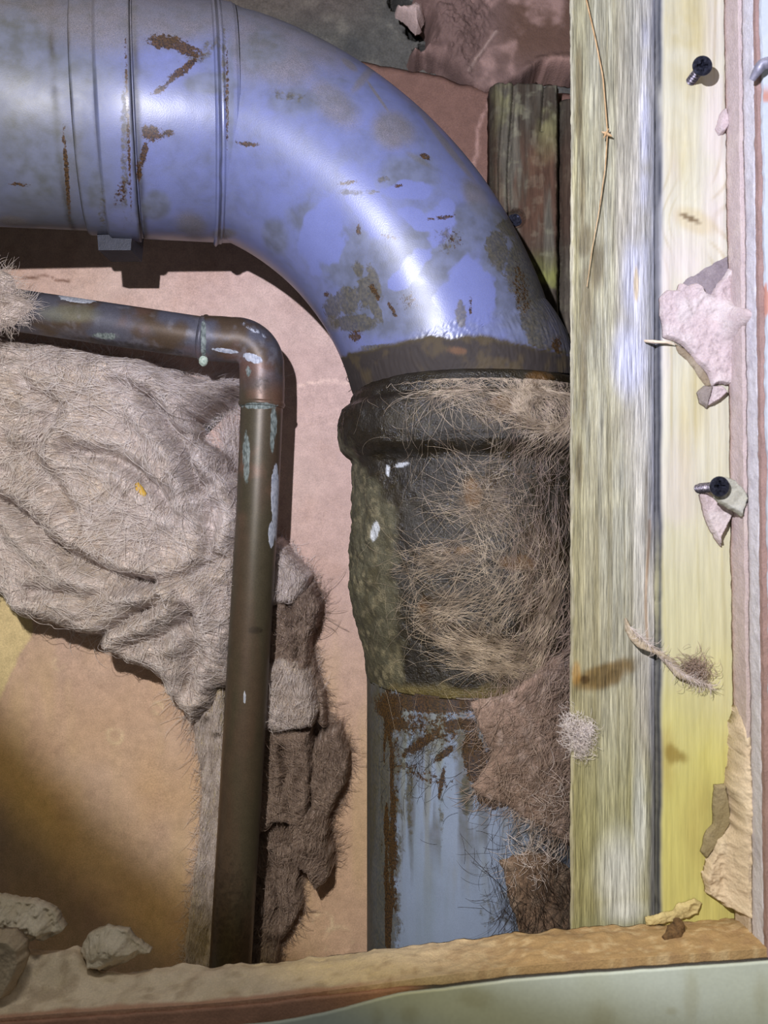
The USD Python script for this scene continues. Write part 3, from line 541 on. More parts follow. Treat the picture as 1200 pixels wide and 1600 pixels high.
def soil_bend():
    t = thing('soil_pipe_bend', 'glossy lilac-grey plastic pipe bend sweeping from the left run down into the dark socket', 'pipe bend')
    pp = bend_axis(); ax = P(pp[:, 0], pp[:, 1], DP + (np.linspace(0, 1, len(pp)) * .002))
    L = np.linalg.norm(np.diff(ax, axis=0), axis=1).sum()
    V, F, S, T = sweep(ax, lambda s, th: .0553 + .0014 * ss(.014, .004, s) + ss(L - .033, L - .024, s) * (.0009 * (fbm(np.stack([s * 900, np.cos(th) * 50, np.sin(th) * 50], -1), 3, 14, .65) - .5)) + .0002 * (fbm(np.stack([s * 40, np.cos(th) * 3, np.sin(th) * 3], -1), 2, 4) - .5), 480)
    # densify along s for the paint
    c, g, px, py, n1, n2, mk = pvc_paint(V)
    neck = np.concatenate([S.ravel(), [0, L]]); gl = np.concatenate([T.ravel(), [0, 0]])
    edge = (V[:, 1] * 0 + py - (527 + 26 * ((px - 715) / 165) ** 2) + (n2 - .5) * 16) * .00033     # grime at the spigot end
    m = ss(-.0008, .0008, edge)
    c = mixc(c, C(40, 31, 18), m * .97); c = mixc(c, C(70, 58, 36), m * ss(.5, .68, n2) * .7); c = mixc(c, C(112, 78, 50), m * .5 * ss(0, .5, ell(px, py, 716, 548, 18, 7) + (n2 - .5) * 2)); g = np.where(m > .5, .8, g)
    c = mixc(c, C(60, 50, 22), .8 * np.exp(-(edge / .0012) ** 2))
    for k in mk: mk[k] = mk[k] * (1 - m)
    obj('bend', trimesh.Trimesh(V, F, process=False), M['pvc'], t, paint=c, rough=g, masks=mk)
soil_bend()
# vertical pipe with its ring-seal socket
PROF = [(.080, .0556), (.0665, .0556), (.0655, .0590), (.0640, .0612), (.0590, .0640), (.0560, .0645), (.0548, .0668), (.0530, .0688), (.0495, .0700), (.0440, .0707), (.0370, .0706), (.0325, .0694), (.0295, .0668), (.0275, .0640), (.0250, .0626), (.0, .0616), (-.022, .0624), (-.0376, .0628), (-.055, .0612), (-.0635, .0592), (-.072, .0574), (-.0846, .0562), (-.0870, .0556), (-.30, .0556)]
PZ = np.array([a for a, b in PROF])[::-1]; PR = np.array([b for a, b in PROF])[::-1]
def sock_r(z, th=None):
    r = np.interp(z, PZ, PR)
    if th is not None:
        v = np.stack([np.cos(th) * 5, np.sin(th) * 5, z * 70], -1)
        k = ss(-.09, -.07, z) * ss(.07, .03, z)
        left = np.exp(-((th + 1.35) / .5) ** 2)             # crusty lump down the left side
        r = r + k * (.0028 * (fbm(v, 3, 4) - .5)) + left * .0042 * ss(-.08, -.03, z) * ss(.035, -.01, z) * fbm(v * 2.2, 3, 8) + .0007 * (fbm(v * 5, 3, 6) - .5) * ss(-.10, -.08, z)
    return r
def vaxis(z): return np.stack([np.full_like(z, VX), np.full_like(z, .44), z], -1)
def soil_stack():
    t = thing('soil_pipe', 'upright grey soil pipe with a black grime-caked fibrous socket beside the stud', 'pipe')
    def part(name, z0, z1, step, mat, label, grime):
        zs = np.arange(z1, z0, -step); th = np.linspace(-np.pi, np.pi, 420, endpoint=False)
        Z, TH = np.meshgrid(zs, th, indexing='ij'); R = sock_r(Z, TH)
        if grime: R = R + .00055 * (fbm(np.stack([np.sin(TH) * 60, np.cos(TH) * 60, Z * 1000], -1), 2, 91, .7) - .5) + .0012 * (fbm(np.stack([np.sin(TH) * 14, np.cos(TH) * 14, Z * 230], -1), 3, 92) - .5)
        V = np.stack([VX + R * np.sin(TH), .44 - R * np.cos(TH), Z], -1).reshape(-1, 3); F = grid_faces(len(zs), 420, True)
        V = np.vstack([V, [VX, .44, zs[0]], [VX, .44, zs[-1]]]); a, b = len(V) - 2, len(V) - 1; j = np.arange(420); k = (j + 1) % 420; o = (len(zs) - 1) * 420
        F = np.vstack([F, np.stack([np.full(420, a), k, j], 1), np.stack([np.full(420, b), o + j, o + k], 1)])
        mesh = trimesh.Trimesh(V, F, process=False); orient(mesh)
        px, py = pix(V); n1, n2, n3 = fbm(V * 45, 5, 61), fbm(V * 140, 5, 62), fbm(V * np.array([300, 300, 40]), 4, 63)
        if grime:
            c = np.tile(C(27, 21, 11), (len(V), 1)); c = mixc(c, C(42, 35, 20), ss(.45, .68, n1) * .7); c = mixc(c, C(28, 22, 14), ss(.5, .7, fbm(V * 80, 4, 66)) * .6)
            c = mixc(c, C(66, 52, 36), blobs(px, py, V, [(790, 640, 60, 30), (830, 615, 40, 30), (700, 870, 80, 40), (760, 780, 60, 60), (840, 900, 40, 120), (690, 960, 50, 50), (740, 1000, 80, 40)], 1.2, 60, 5, .5) * .6)
            c = mixc(c, C(112, 76, 28), blobs(px, py, V, [(800, 630, 40, 14), (840, 590, 20, 24), (660, 950, 14, 24), (715, 548, 18, 8), (740, 770, 14, 26), (800, 880, 40, 14), (720, 860, 40, 10)], 1.5, 140, 9, .6) * .4)
            ed = ss(626, 606, px + (n2 - .5) * 46 - .08 * np.maximum(0, py - 900) + np.maximum(0, 800 - py) * .7)
            c = mixc(c, C(82, 78, 58), ed * .8); c = mixc(c, C(60, 54, 32), ed * ss(.46, .6, n2) * .9); c = mixc(c, C(108, 100, 76), ed * ss(.56, .66, fbm(V * 260, 4, 68)) * .8)
            c = mixc(c, C(196, 200, 206), blobs(px, py, V, [(586, 830, 6, 16, 10), (628, 726, 13, 4, -15), (606, 735, 3, 10)], .5, 200, 4, .2) * .8)
            g = np.clip(.26 + .25 * ss(.45, .65, n2) + .45 * ed, .2, .9)
            cr = ss(1066, 1082, py + (n2 - .5) * 26); c = mixc(c, C(96, 84, 46), cr * .8)
        else:
            c, g = np.tile(C(124, 138, 166), (len(V), 1)), np.full(len(V), .32)
            c = mixc(c, C(112, 126, 142), ss(.45, .7, fbm(V * np.array([120, 120, 12]), 4, 2)) * .5)
            dr = ss(.50, .66, fbm(V * np.array([260, 260, 26]), 5, 12)); c = mixc(c, C(112, 108, 76), dr * .5 * ss(1480, 1200, py))
            mk = {'olive': np.maximum(.8 * ss(648, 604, px + (n2 - .5) * 40), .75 * soft(px, py, V, [(700, 1150, 150, 60, 0, .7), (640, 1240, 10, 110, 0, .8), (612, 1330, 10, 80), (690, 1260, 8, 90, 0, .7), (800, 1420, 90, 60, 0, .6), (730, 1240, 16, 50), (850, 1300, 60, 90, 0, .8)])),
                  'film': .75 * ss(.42, .62, fbm(V * np.array([200, 200, 14]), 4, 12)) * ss(1500, 1250, py) + .5 * ss(624, 596, px),
                  'stain': np.maximum(.85 * ss(596, 604, px + (n3 - .5) * 16) * ss(634, 612, px + (n3 - .5) * 30) * ss(.35, .55, n3), soft(px, py, V, [(700, 1096, 150, 26), (610, 1104, 30, 30), (660, 1160, 54, 12, -34, .85), (694, 1178, 30, 8, -40, .85), (622, 1132, 26, 14), (742, 1185, 26, 66, -10, .95), (775, 1238, 46, 32), (722, 1132, 46, 12), (690, 1222, 5, 40, 10, .85), (612, 1330, 8, 70, 0, .8), (800, 1190, 60, 90), (695, 1138, 40, 34, 0, .6), (660, 1210, 80, 16, 20, .5), (640, 1130, 60, 30, 0, .6)]))}
        obj(name, mesh, mat, t, paint=c, rough=g, masks=None if grime else mk, label=label)
    part('pipe_barrel', -.30, -.0860, .0009, M['pvc'], 'blue-grey lower pipe with brown water stains', False)
    part('socket', -.0872, .0662, .0007, M['grime'], 'dark grimy socket with a bulging seal rim', True)
soil_stack()

# ------------------------------------------------------------------ copper pipe
DC = .466; RC = .0117
def copper_paint(V):
    px, py = pix(V); n1, n2 = fbm(V * 60, 5, 71), fbm(V * 200, 4, 72); ns = fbm(V * np.array([60, 60, 12]), 4, 73)
    horiz = ss(620, 560, py)
    c = np.tile(C(78, 64, 52), (len(V), 1)); c = mixc(c, C(68, 64, 50), ss(.42, .62, ns) * .75 * (1 - horiz)); c = mixc(c, C(112, 82, 68), ss(.5, .7, n1) * .6 * (1 - horiz) * ss(900, 700, py))
    c = mixc(c, C(82, 84, 98), horiz * ss(.35, .6, n1) * .85); c = mixc(c, C(108, 82, 76), horiz * ss(.52, .7, fbm(V * 40, 3, 75)) * .8); c = mixc(c, C(112, 112, 98), blobs(px, py, V, [(105, 490, 60, 20)], .6, 60, 4, .5) * .6)
    gl = np.full(len(V), .42)
    mk = {'verdigris': soft(px, py, V, [(385, 715, 8, 56, 0, .8), (428, 660, 8, 40, 0, .8), (405, 634, 40, 7, 0, .9), (425, 690, 5, 24, 0, .9), (318, 530, 6, 44, 0, .9), (165, 525, 30, 8, 5, .75), (388, 580, 6, 12, 0, .7), (300, 560, 60, 6, 8, .5)]),
          'lime': soft(px, py, V, [(430, 775, 9, 66), (434, 805, 8, 60), (424, 835, 7, 26), (352, 548, 30, 5, 8, .85), (395, 560, 24, 10, 20, .75), (120, 468, 44, 7, 8, .8), (382, 1090, 3, 14, 0, .8), (60, 455, 60, 5, 8, .5), (395, 515, 40, 8, 30, .5)]),
          'dark_tone': soft(px, py, V, [(398, 985, 16, 9, 0, .8), (410, 600, 22, 24, 0, .5), (200, 540, 160, 10, 8, .6), (360, 1430, 60, 160, 0, .5)])}  # darker patches, along the horizontal tube's lower edge and towards the bottom
    dust = ss(.55, .75, n2) * horiz; c = mixc(c, C(124, 122, 130), dust * .35)
    return c, np.clip(gl, .25, .9), mk
def copper():
    t = thing('copper_pipe', 'tarnished brown copper pipe with a square elbow in front of the mineral wool', 'pipe')
    def tube(name, pts, r, n=110, label=None, nth=110):
        pts = np.asarray(pts, float); ls = LineString(pts); q = np.array([ls.interpolate(k / (n - 1), normalized=True).coords[0] for k in range(n)])
        V, F, S, T = sweep(P(q[:, 0], q[:, 1], DC), (lambda s, th: r(s / S_total(q)) + 0 * th) if callable(r) else (lambda s, th: np.full_like(s, r)), nth)
        c, g, mk = copper_paint(V); obj(name, trimesh.Trimesh(V, F, process=False), M['copper'], t, paint=c, rough=g, masks=mk, label=label)
    def S_total(q): return np.linalg.norm(np.diff(P(q[:, 0], q[:, 1], DC), axis=0), axis=1).sum()
    A, B = (320, 529), (409, 634)
    tube('horizontal_tube', [(-420, 416), (0, 481), (340, 531.5)], RC, 300)
    tube('vertical_tube', [(410, 615), (402, 800), (388, 1030), (376, 1240), (352, 1640)], RC, 420)
    a = np.radians(np.linspace(96, -3, 30)); cx, cy, r = 368, 572, 41
    arc = np.stack([cx + r * np.cos(a), cy - r * np.sin(a)], 1)
    tube('elbow', [(316, 528.5), (345, 529.5)] + [tuple(x) for x in arc] + [(409.5, 600), (409, 634)], .0125, 150, 'copper elbow fitting')
    tube('solder_ring', [(314, 528), (324, 529.5)], lambda s: .0121 + .0012 * np.sin(np.pi * s), 14, 'green-white corroded solder ring')
    tube('solder_ring', [(409.2, 626), (408.8, 637)], lambda s: .0120 + .0010 * np.sin(np.pi * s), 14)
    d = trimesh.creation.icosphere(3, .0026); d.vertices *= [1, 1, 1.3]; d.vertices += .0006 * (fbm(d.vertices * 900, 2, 3) - .5)[:, None]; d.apply_translation(P(318, 563, DC - .004))
    obj('solder_drip', d, plain('verdigris', C(120, 140, 128), C(186, 196, 184), 900, .7), t)
copper()

# ------------------------------------------------------------------ mineral wool
def polyline_dist(px, py, pl):
    q = np.stack([px, py], 1); best = np.full(len(q), 1e9)
    for a, b in zip(np.array(pl[:-1], float), np.array(pl[1:], float)):
        u = np.clip(((q - a) @ (b - a)) / ((b - a) @ (b - a)), 0, 1); best = np.minimum(best, np.linalg.norm(q - a - u[:, None] * (b - a), axis=1))
    return best
def wool_sheet(parent, name, poly, dref, base, thick, creases, seed, col, step=2.0, rim=26., lump=.010, tip=(), rag=9., fine=.0016):
    po = roughen(poly, 2.2, rag, .045, seed)
    def top(px, py, d, v):
        e = np.sqrt(np.clip(1 - (1 - np.clip(d / rim, 0, 1)) ** 2, 0, 1))
        t = thick(px, py) * e + (lump * (fbm(v * 32, 4, seed) - .5) + lump * .55 * (np.abs(fbm(v * 75, 4, seed + 3) - .5) * 2 - .35)) * e
        wx, wy = (fbm(v * 60, 3, seed + 5) - .5) * 26, (fbm(v * 60, 3, seed + 6) - .5) * 26
        for pl, w, dp in creases:
            dd = polyline_dist(px + wx, py + wy, pl)
            t -= dp * np.exp(-(dd / w) ** 2) * e; t += dp * .45 * np.exp(-((dd - 2.6 * w) / (1.5 * w)) ** 2) * e
        fl = np.array([[.85, .5, 0], [-.5, .85, 0], [0, 0, 1]])
        q = np.stack([px, py, 0 * px], 1) + 40 * np.stack([fbm(v * 30, 3, seed + 8), fbm(v * 30, 3, seed + 9), 0 * px], 1)
        q = q @ fl.T
        t += fine * 1.6 * (fbm(q * np.array([.035, .16, 1]), 4, seed + 11, .65) - .5) + fine * .8 * (fbm(v * 700, 2, seed + 12) - .5)
        return np.clip(t, .0006, None)
    V, F, px, py, d, a, tri, fr = relief(po, dref, base, top, step)
    n1, n2 = fbm(V * 30, 4, seed + 20), fbm(V * 150, 4, seed + 21, .65)
    c = np.tile(np.asarray(col[0]), (len(V), 1)); c = mixc(c, col[1], ss(.42, .62, n1) * .8); c = mixc(c, col[2], ss(.5, .75, n2) * .6)
    c = mixc(c, col[1] * .55, ss(.62, .75, fbm(V * 90, 4, seed + 23)) * .4)
    obj(name, trimesh.Trimesh(V, F, process=False), M['wool'], parent, paint=c, rough=.9)
    return po, surf_fn(a, fr)
def random_in(po, n, r):
    pg = Polygon(po).buffer(0); x0, y0, x1, y1 = pg.bounds; out = np.zeros((0, 2))
    while len(out) < n:
        q = np.stack([r.uniform(x0, x1, n), r.uniform(y0, y1, n)], 1); out = np.vstack([out, q[shapely.contains(pg, shapely.points(q))]])
    return out[:n]
def flow_dirs(p, ang, spread, r, seed, freq=.012):
    a = np.radians(ang) + (fbm(np.c_[p * freq, np.full(len(p), seed * 1.7)], 3, seed) - .5) * 2 * spread + r.normal(0, .28, len(p))
    a += np.pi * (r.random(len(p)) < .5)
    return np.stack([np.cos(a), np.sin(a)], 1)
def fringe(po, n, r, out_ang=.9):
    """starts just inside the outline, heading outwards"""
    pg = Polygon(po).buffer(0); pg = pg if pg.geom_type == 'Polygon' else max(pg.geoms, key=lambda g: g.area)
    ring = pg.exterior; u = r.random(n) * ring.length
    q = shapely.get_coordinates(shapely.line_interpolate_point(ring, u)); q2 = shapely.get_coordinates(shapely.line_interpolate_point(ring, (u + 2) % ring.length))
    t = q2 - q; t /= np.linalg.norm(t, axis=1)[:, None] + 1e-9; nrm = np.stack([t[:, 1], -t[:, 0]], 1)
    ins = shapely.contains(pg, shapely.points(q + nrm * 3)); nrm[ins] *= -1
    a = np.arctan2(nrm[:, 1], nrm[:, 0]) + r.normal(0, out_ang, n)
    return q - nrm * 5, np.stack([np.cos(a), np.sin(a)], 1)
WOOL = (C(204, 192, 190), C(186, 170, 154), C(222, 215, 217))
WBROWN = (C(164, 146, 136), C(138, 118, 108), C(194, 180, 174))
def wool_main():
    t = thing('mineral_wool', 'large fluffy beige mat of mineral wool hanging left of the upright copper pipe', 'mineral wool')
    poly = [(-60, 512), (0, 520), (120, 538), (230, 556), (300, 584), (368, 592), (350, 618), (318, 634), (296, 652), (300, 684), (326, 700), (346, 712), (366, 760), (372, 800), (370, 850), (382, 905), (380, 950), (366, 1000), (358, 1080), (330, 1092), (318, 1120), (300, 1140), (285, 1150), (262, 1110), (228, 1065), (180, 1040), (140, 1000), (90, 985), (40, 975), (15, 955), (0, 930), (-60, 880)]
    poly = [(600 + (x - 600) * 1.0, y) for x, y in poly]
    cr = [([(120, 700), (170, 712), (215, 735), (260, 790)], 9, .010), ([(-20, 772), (40, 800), (90, 850), (150, 885), (240, 912)], 10, .013), ([(240, 912), (300, 900), (340, 870)], 9, .008), ([(60, 920), (140, 930), (215, 905)], 8, .006),
          ([(150, 1000), (215, 960), (260, 935)], 8, .009), ([(205, 1010), (250, 1000), (300, 960)], 9, .006), ([(285, 1090), (300, 1010), (290, 940)], 10, .009), ([(190, 600), (250, 640), (300, 720)], 12, .010), ([(40, 600), (100, 640), (60, 700)], 10, .006), ([(230, 620), (280, 690), (310, 760)], 9, .012), ([(310, 740), (330, 800), (320, 860)], 10, .008), ([(20, 690), (70, 730), (130, 800)], 9, .005)]
    th = lambda px, py: .050 - .016 * ss(150, 370, px) - .010 * ss(950, 1130, py) - .014 * ss(600, 530, py)
    po, y = wool_sheet(t, 'wool_mat', poly, .475, DW - .0015, th, cr, 3, WOOL, 1.9, 30, .008)
    strip = [(286, 1080), (352, 1070), (352, 1200), (348, 1320), (345, 1500), (340, 1580), (282, 1580), (290, 1440), (306, 1320), (312, 1220), (300, 1150)]
    po2, y2 = wool_sheet(t, 'wool_strip', strip, .500, DW - .001, lambda px, py: .010 + .004 * ss(1150, 1080, py) + 0 * px, [([(318, 1130), (326, 1300), (318, 1500)], 6, .004), ([(335, 1150), (338, 1500)], 5, .004)], 9, (C(182, 170, 142), C(150, 130, 108), C(206, 194, 168)), 2.2, 10, .004, rag=5)
    r = np.random.default_rng(21); P1, C1, W1 = [], [], []
    def add(s, d, seg, npt, curl, lift, fn, dr, seed, w0=.00010, w1=.00020, **k):
        p, c, w = strands(s, d, seg, npt, curl, lift, fn, dr, seed, w0, w1, **k); P1.append(p); C1.append(c); W1.append(w)
    s = random_in(po, 12000, r); add(s, flow_dirs(s, 28, 3.4, r, 4), 6.5, 7, .09, .0022, y, .475, 31, .00007, .00013)
    s, d = fringe(po, 3000, r); add(s, d, 2.8, 6, .2, .003, y, .475, 33, .00007, .00014)
    s = np.stack([r.normal(305, 26, 1000), r.normal(598, 13, 1000)], 1); a = r.normal(.12, .35, 1000); add(s, np.stack([np.cos(a), np.sin(a)], 1), 9, 7, .05, .008, y, .475, 34, .00007, .00014)
    s = np.stack([r.uniform(335, 360, 260), r.uniform(690, 740, 260)], 1); a = r.normal(-1.6, .22, 260); add(s, np.stack([np.cos(a), np.sin(a)], 1), 10, 7, .04, .010, y, .475, 37)
    s = np.stack([r.uniform(350, 378, 500), r.uniform(880, 1000, 500)], 1); a = r.normal(-.3, .6, 500); add(s, np.stack([np.cos(a), np.sin(a)], 1), 6, 6, .1, .012, y, .475, 38)
    curves('loose_fibres', np.vstack(P1), np.concatenate(C1), np.concatenate(W1), M['fibre'], t, kind='stuff'); P1.clear(); C1.clear(); W1.clear()
    s = random_in(po, 4200, r); add(s, flow_dirs(s, 28, 3.4, r, 4), 7.5, 8, .10, .005, y, .475, 32, .00013, .00026)
    s, d = fringe(po, 400, r); add(s, d, 3, 6, .2, .003, y, .475, 39, .00012, .0002)
    curves('loose_fibres', np.vstack(P1), np.concatenate(C1), np.concatenate(W1), M['fibre_pale'], t, kind='stuff')
    wool_main.depth = y
    P1.clear(); C1.clear(); W1.clear()
    s = random_in(po2, 2600, r); a = np.radians(90) + r.normal(0, .22, 2600); add(s, np.stack([np.cos(a), np.sin(a)], 1), 9, 7, .05, .002, y2, .500, 35)
    s, d = fringe(po2, 700, r); add(s, d, 4, 6, .12, .003, y2, .500, 36)
    curves('loose_fibres', np.vstack(P1), np.concatenate(C1), np.concatenate(W1), M['fibre'], t, kind='stuff')
wool_main()
def wool_right():
    t = thing('mineral_wool', 'narrow ragged brown strip of torn mineral wool just right of the upright copper pipe', 'mineral wool')
    r = np.random.default_rng(22); P1, C1, W1 = [], [], []
    clumps = [
        ([(372, 1290), (408, 1280), (430, 1290), (452, 1300), (470, 1360), (462, 1400), (468, 1440), (450, 1478), (432, 1500), (425, 1560), (360, 1560), (372, 1440)], .014, WBROWN, 92, 5, 9),
        ([(496, 1160), (528, 1146), (546, 1192), (540, 1236), (522, 1270), (508, 1300), (486, 1290), (476, 1230), (484, 1180)], .018, WBROWN, 60, 4, 8),
        ([(452, 1270), (508, 1272), (512, 1320), (518, 1376), (500, 1392), (492, 1404), (474, 1372), (452, 1360), (444, 1310)], .026, WBROWN, 80, 4, 8),
        ([(395, 1120), (440, 1130), (484, 1150), (488, 1200), (484, 1250), (478, 1300), (446, 1290), (420, 1300), (392, 1320)], .026, WBROWN, 80, 5, 10),
        ([(478, 1010), (492, 1060), (506, 1100), (508, 1150), (490, 1140), (478, 1080)], .014, WBROWN, 88, 3, 6),
        ([(412, 930), (450, 925), (488, 912), (498, 946), (496, 976), (484, 992), (482, 1050), (440, 1060), (408, 1040)], .028, WBROWN, 70, 5, 10),
        ([(402, 1040), (440, 1020), (480, 1040), (494, 1080), (498, 1112), (490, 1140), (440, 1150), (398, 1135)], .034, (C(194, 178, 160), C(168, 146, 122), C(214, 206, 198)), 55, 4, 14),
        ([(410, 836), (436, 842), (456, 870), (484, 902), (478, 930), (460, 948), (436, 950), (408, 962)], .034, (C(222, 213, 212), C(190, 176, 170), C(236, 230, 236)), 70, 4, 14)]
    for k, (poly, th, col, ang, rag, rim) in enumerate(clumps):
        cx, cy = np.mean(poly, 0)
        cr = [([(cx - 10, cy - 60), (cx + 4, cy + 50)], 5, .006)] if k in (0, 3, 5) else []
        po, y = wool_sheet(t, 'wool_clump', poly, .485, DW - .0012, lambda px, py, th=th: th + 0 * px, cr, 40 + 3 * k, col, 1.8, rim, .008, rag=rag)
        A = Polygon(po).buffer(0).area; n = int(A * .16)
        for (s, d), sg, lf, cu in (((lambda q: (q, flow_dirs(q, ang, 2.2, r, k + 2)))(random_in(po, n, r)), 5.5, .003, .13), (fringe(po, int(n * .4), r), 2.8, .003, .2), ((lambda q: (q, flow_dirs(q, ang, 2.6, r, k + 2)))(random_in(po, n // 3, r)), 6.0, .006, .12)):
            p, c, w = strands(s, d, sg, 6, cu, lf, y, .485, 60 + k, .00008, .00016 if sg < 6 else .00024); P1.append(p); C1.append(c); W1.append(w)
        if k == 5:
            s = np.array([[488., 958.], [486, 962], [470, 1010], [480, 940]]); p, c, w = strands(s, np.array([[1, .35], [1, .6], [1, .1], [.9, -.3]]), 9, 9, .06, .004, y, .485, 7, .0002, .00026); P1.append(p); C1.append(c); W1.append(w)
        if k in (0, 1, 3, 4, 5) and P1:
            pass
    n = len(P1) // 2
    br = [i for i in range(len(P1)) if i < len(P1) - 6]; li = [i for i in range(len(P1)) if i >= len(P1) - 6]
    for ids, m in ((br, 'fibre_brown'), (li, 'fibre')):
        curves('loose_fibres', np.vstack([P1[i] for i in ids]), np.concatenate([C1[i] for i in ids]), np.concatenate([W1[i] for i in ids]), M[m], t, kind='stuff')
wool_right()
def wool_corner():
    t = thing('mineral_wool', 'small pale tuft of mineral wool over the left end of the horizontal copper pipe', 'mineral wool')
    poly = [(-60, 420), (0, 422), (16, 432), (22, 446), (12, 456), (40, 466), (46, 478), (30, 490), (16, 506), (-60, 512)]
    po, y = wool_sheet(t, 'wool_tuft', poly, .450, .4545, lambda px, py: .008 + 0 * px, [([(-30, 458), (10, 456)], 5, .004)], 77, WOOL, 1.8, 14, .006, rag=5)
    r = np.random.default_rng(23); s = random_in(po, 900, r); p, c, w = strands(s, flow_dirs(s, 20, 3, r, 4), 5, 6, .15, .003, y, .450, 3, .00008, .00016)
    s, d = fringe(po, 420, r); p2, c2, w2 = strands(s, d, 5, 6, .16, .004, y, .450, 4, .00008, .00016)
    curves('loose_fibres', np.vstack([p, p2]), np.concatenate([c, c2]), np.concatenate([w, w2]), M['fibre'], t, kind='stuff')
wool_corner()

# ------------------------------------------------------------------ fibres matted on the upright soil pipe
def cyl_hit(px, py, r):
    dx, dz = (np.asarray(px, float) - 600) / K, (800 - np.asarray(py, float)) / K
    a, b, c = dx ** 2 + 1, -2 * (dx * VX + .44), VX ** 2 + .44 ** 2 - r ** 2
    disc = np.maximum(b * b - 4 * a * c, 0); y = (-b - np.sqrt(disc)) / (2 * a)
    return np.arctan2(dx * y - VX, .44 - y), dz * y
def cyl_pos(th, z, lift):
    r = sock_r(z, th) + lift
    return np.stack([VX + r * np.sin(th), .44 - r * np.cos(th), z], -1)
def cyl_strands(px, py, ang, seg, npt, curl, lift, seed, w0, w1, r0=.061, esc=.1):
    """fibres lying round the pipe; ang in the unrolled surface (0 = to the right, positive = down)"""
    r = np.random.default_rng(seed); n = len(px); th, z = cyl_hit(px, py, r0); z = np.minimum(z, .058 - .006 * r.random(n)); a = ang.copy(); turn = r.normal(0, curl, n)
    L = seg * r.uniform(.5, 1.5, n); lf = lift * r.random(n) * np.where(r.random(n) < esc, 3, 1); out = []
    for k in range(npt):
        out.append(cyl_pos(th, z, .0002 + lf * np.where(z > .054, .25, 1) * math.sin(math.pi * (k + .5) / npt)))
        turn += r.normal(0, curl * .5, n); a = a + turn
        th = th + np.cos(a) * L / .06; z = z - np.sin(a) * L; z = np.where(z > .061, .061 - (z - .061), z)
    return np.stack(out, 1).reshape(-1, 3), np.full(n, npt), np.repeat(r.uniform(w0, w1, n), npt) * np.tile(np.array([1.0] * (npt - 1) + [.4]), n)
def cyl_mat(parent, name, poly, thick, col, seed, rag=7., step=2.0):
    po = roughen(poly, 2.2, rag, .06, seed); pg = Polygon(po).buffer(0); pg = pg if pg.geom_type == 'Polygon' else max(pg.geoms, key=lambda g: g.area)
    V, F, px, py, d, a, tri, fr = relief(np.array(pg.exterior.coords)[:-1], .4, .4, lambda x, y, d, v: .001 + 0 * d, step)
    back = np.arange(len(V)) >= len(a)
    th, z = cyl_hit(px, py, .0575); v0 = cyl_pos(th, z, 0 * z)
    e = np.sqrt(np.clip(1 - (1 - np.clip(d / 16, 0, 1)) ** 2, 0, 1))
    t = np.where(back, -.0004, .0003 + thick * e * (.35 + 1.3 * fbm(v0 * 60, 4, seed, .6)) + .0016 * e * (fbm(v0 * 420, 3, seed + 2) - .5))
    W = cyl_pos(th, z, t); n1, n2 = fbm(W * 60, 4, seed + 5), fbm(W * 200, 4, seed + 6)
    c = np.tile(np.asarray(col[0]), (len(W), 1)); c = mixc(c, col[1], ss(.42, .62, n1) * .8); c = mixc(c, col[2], ss(.5, .75, n2) * .6)
    mesh = trimesh.Trimesh(W, F, process=False); orient(mesh)
    obj(name, mesh, M['wool'], parent, paint=c, rough=.85)
    return np.array(pg.exterior.coords)[:-1]
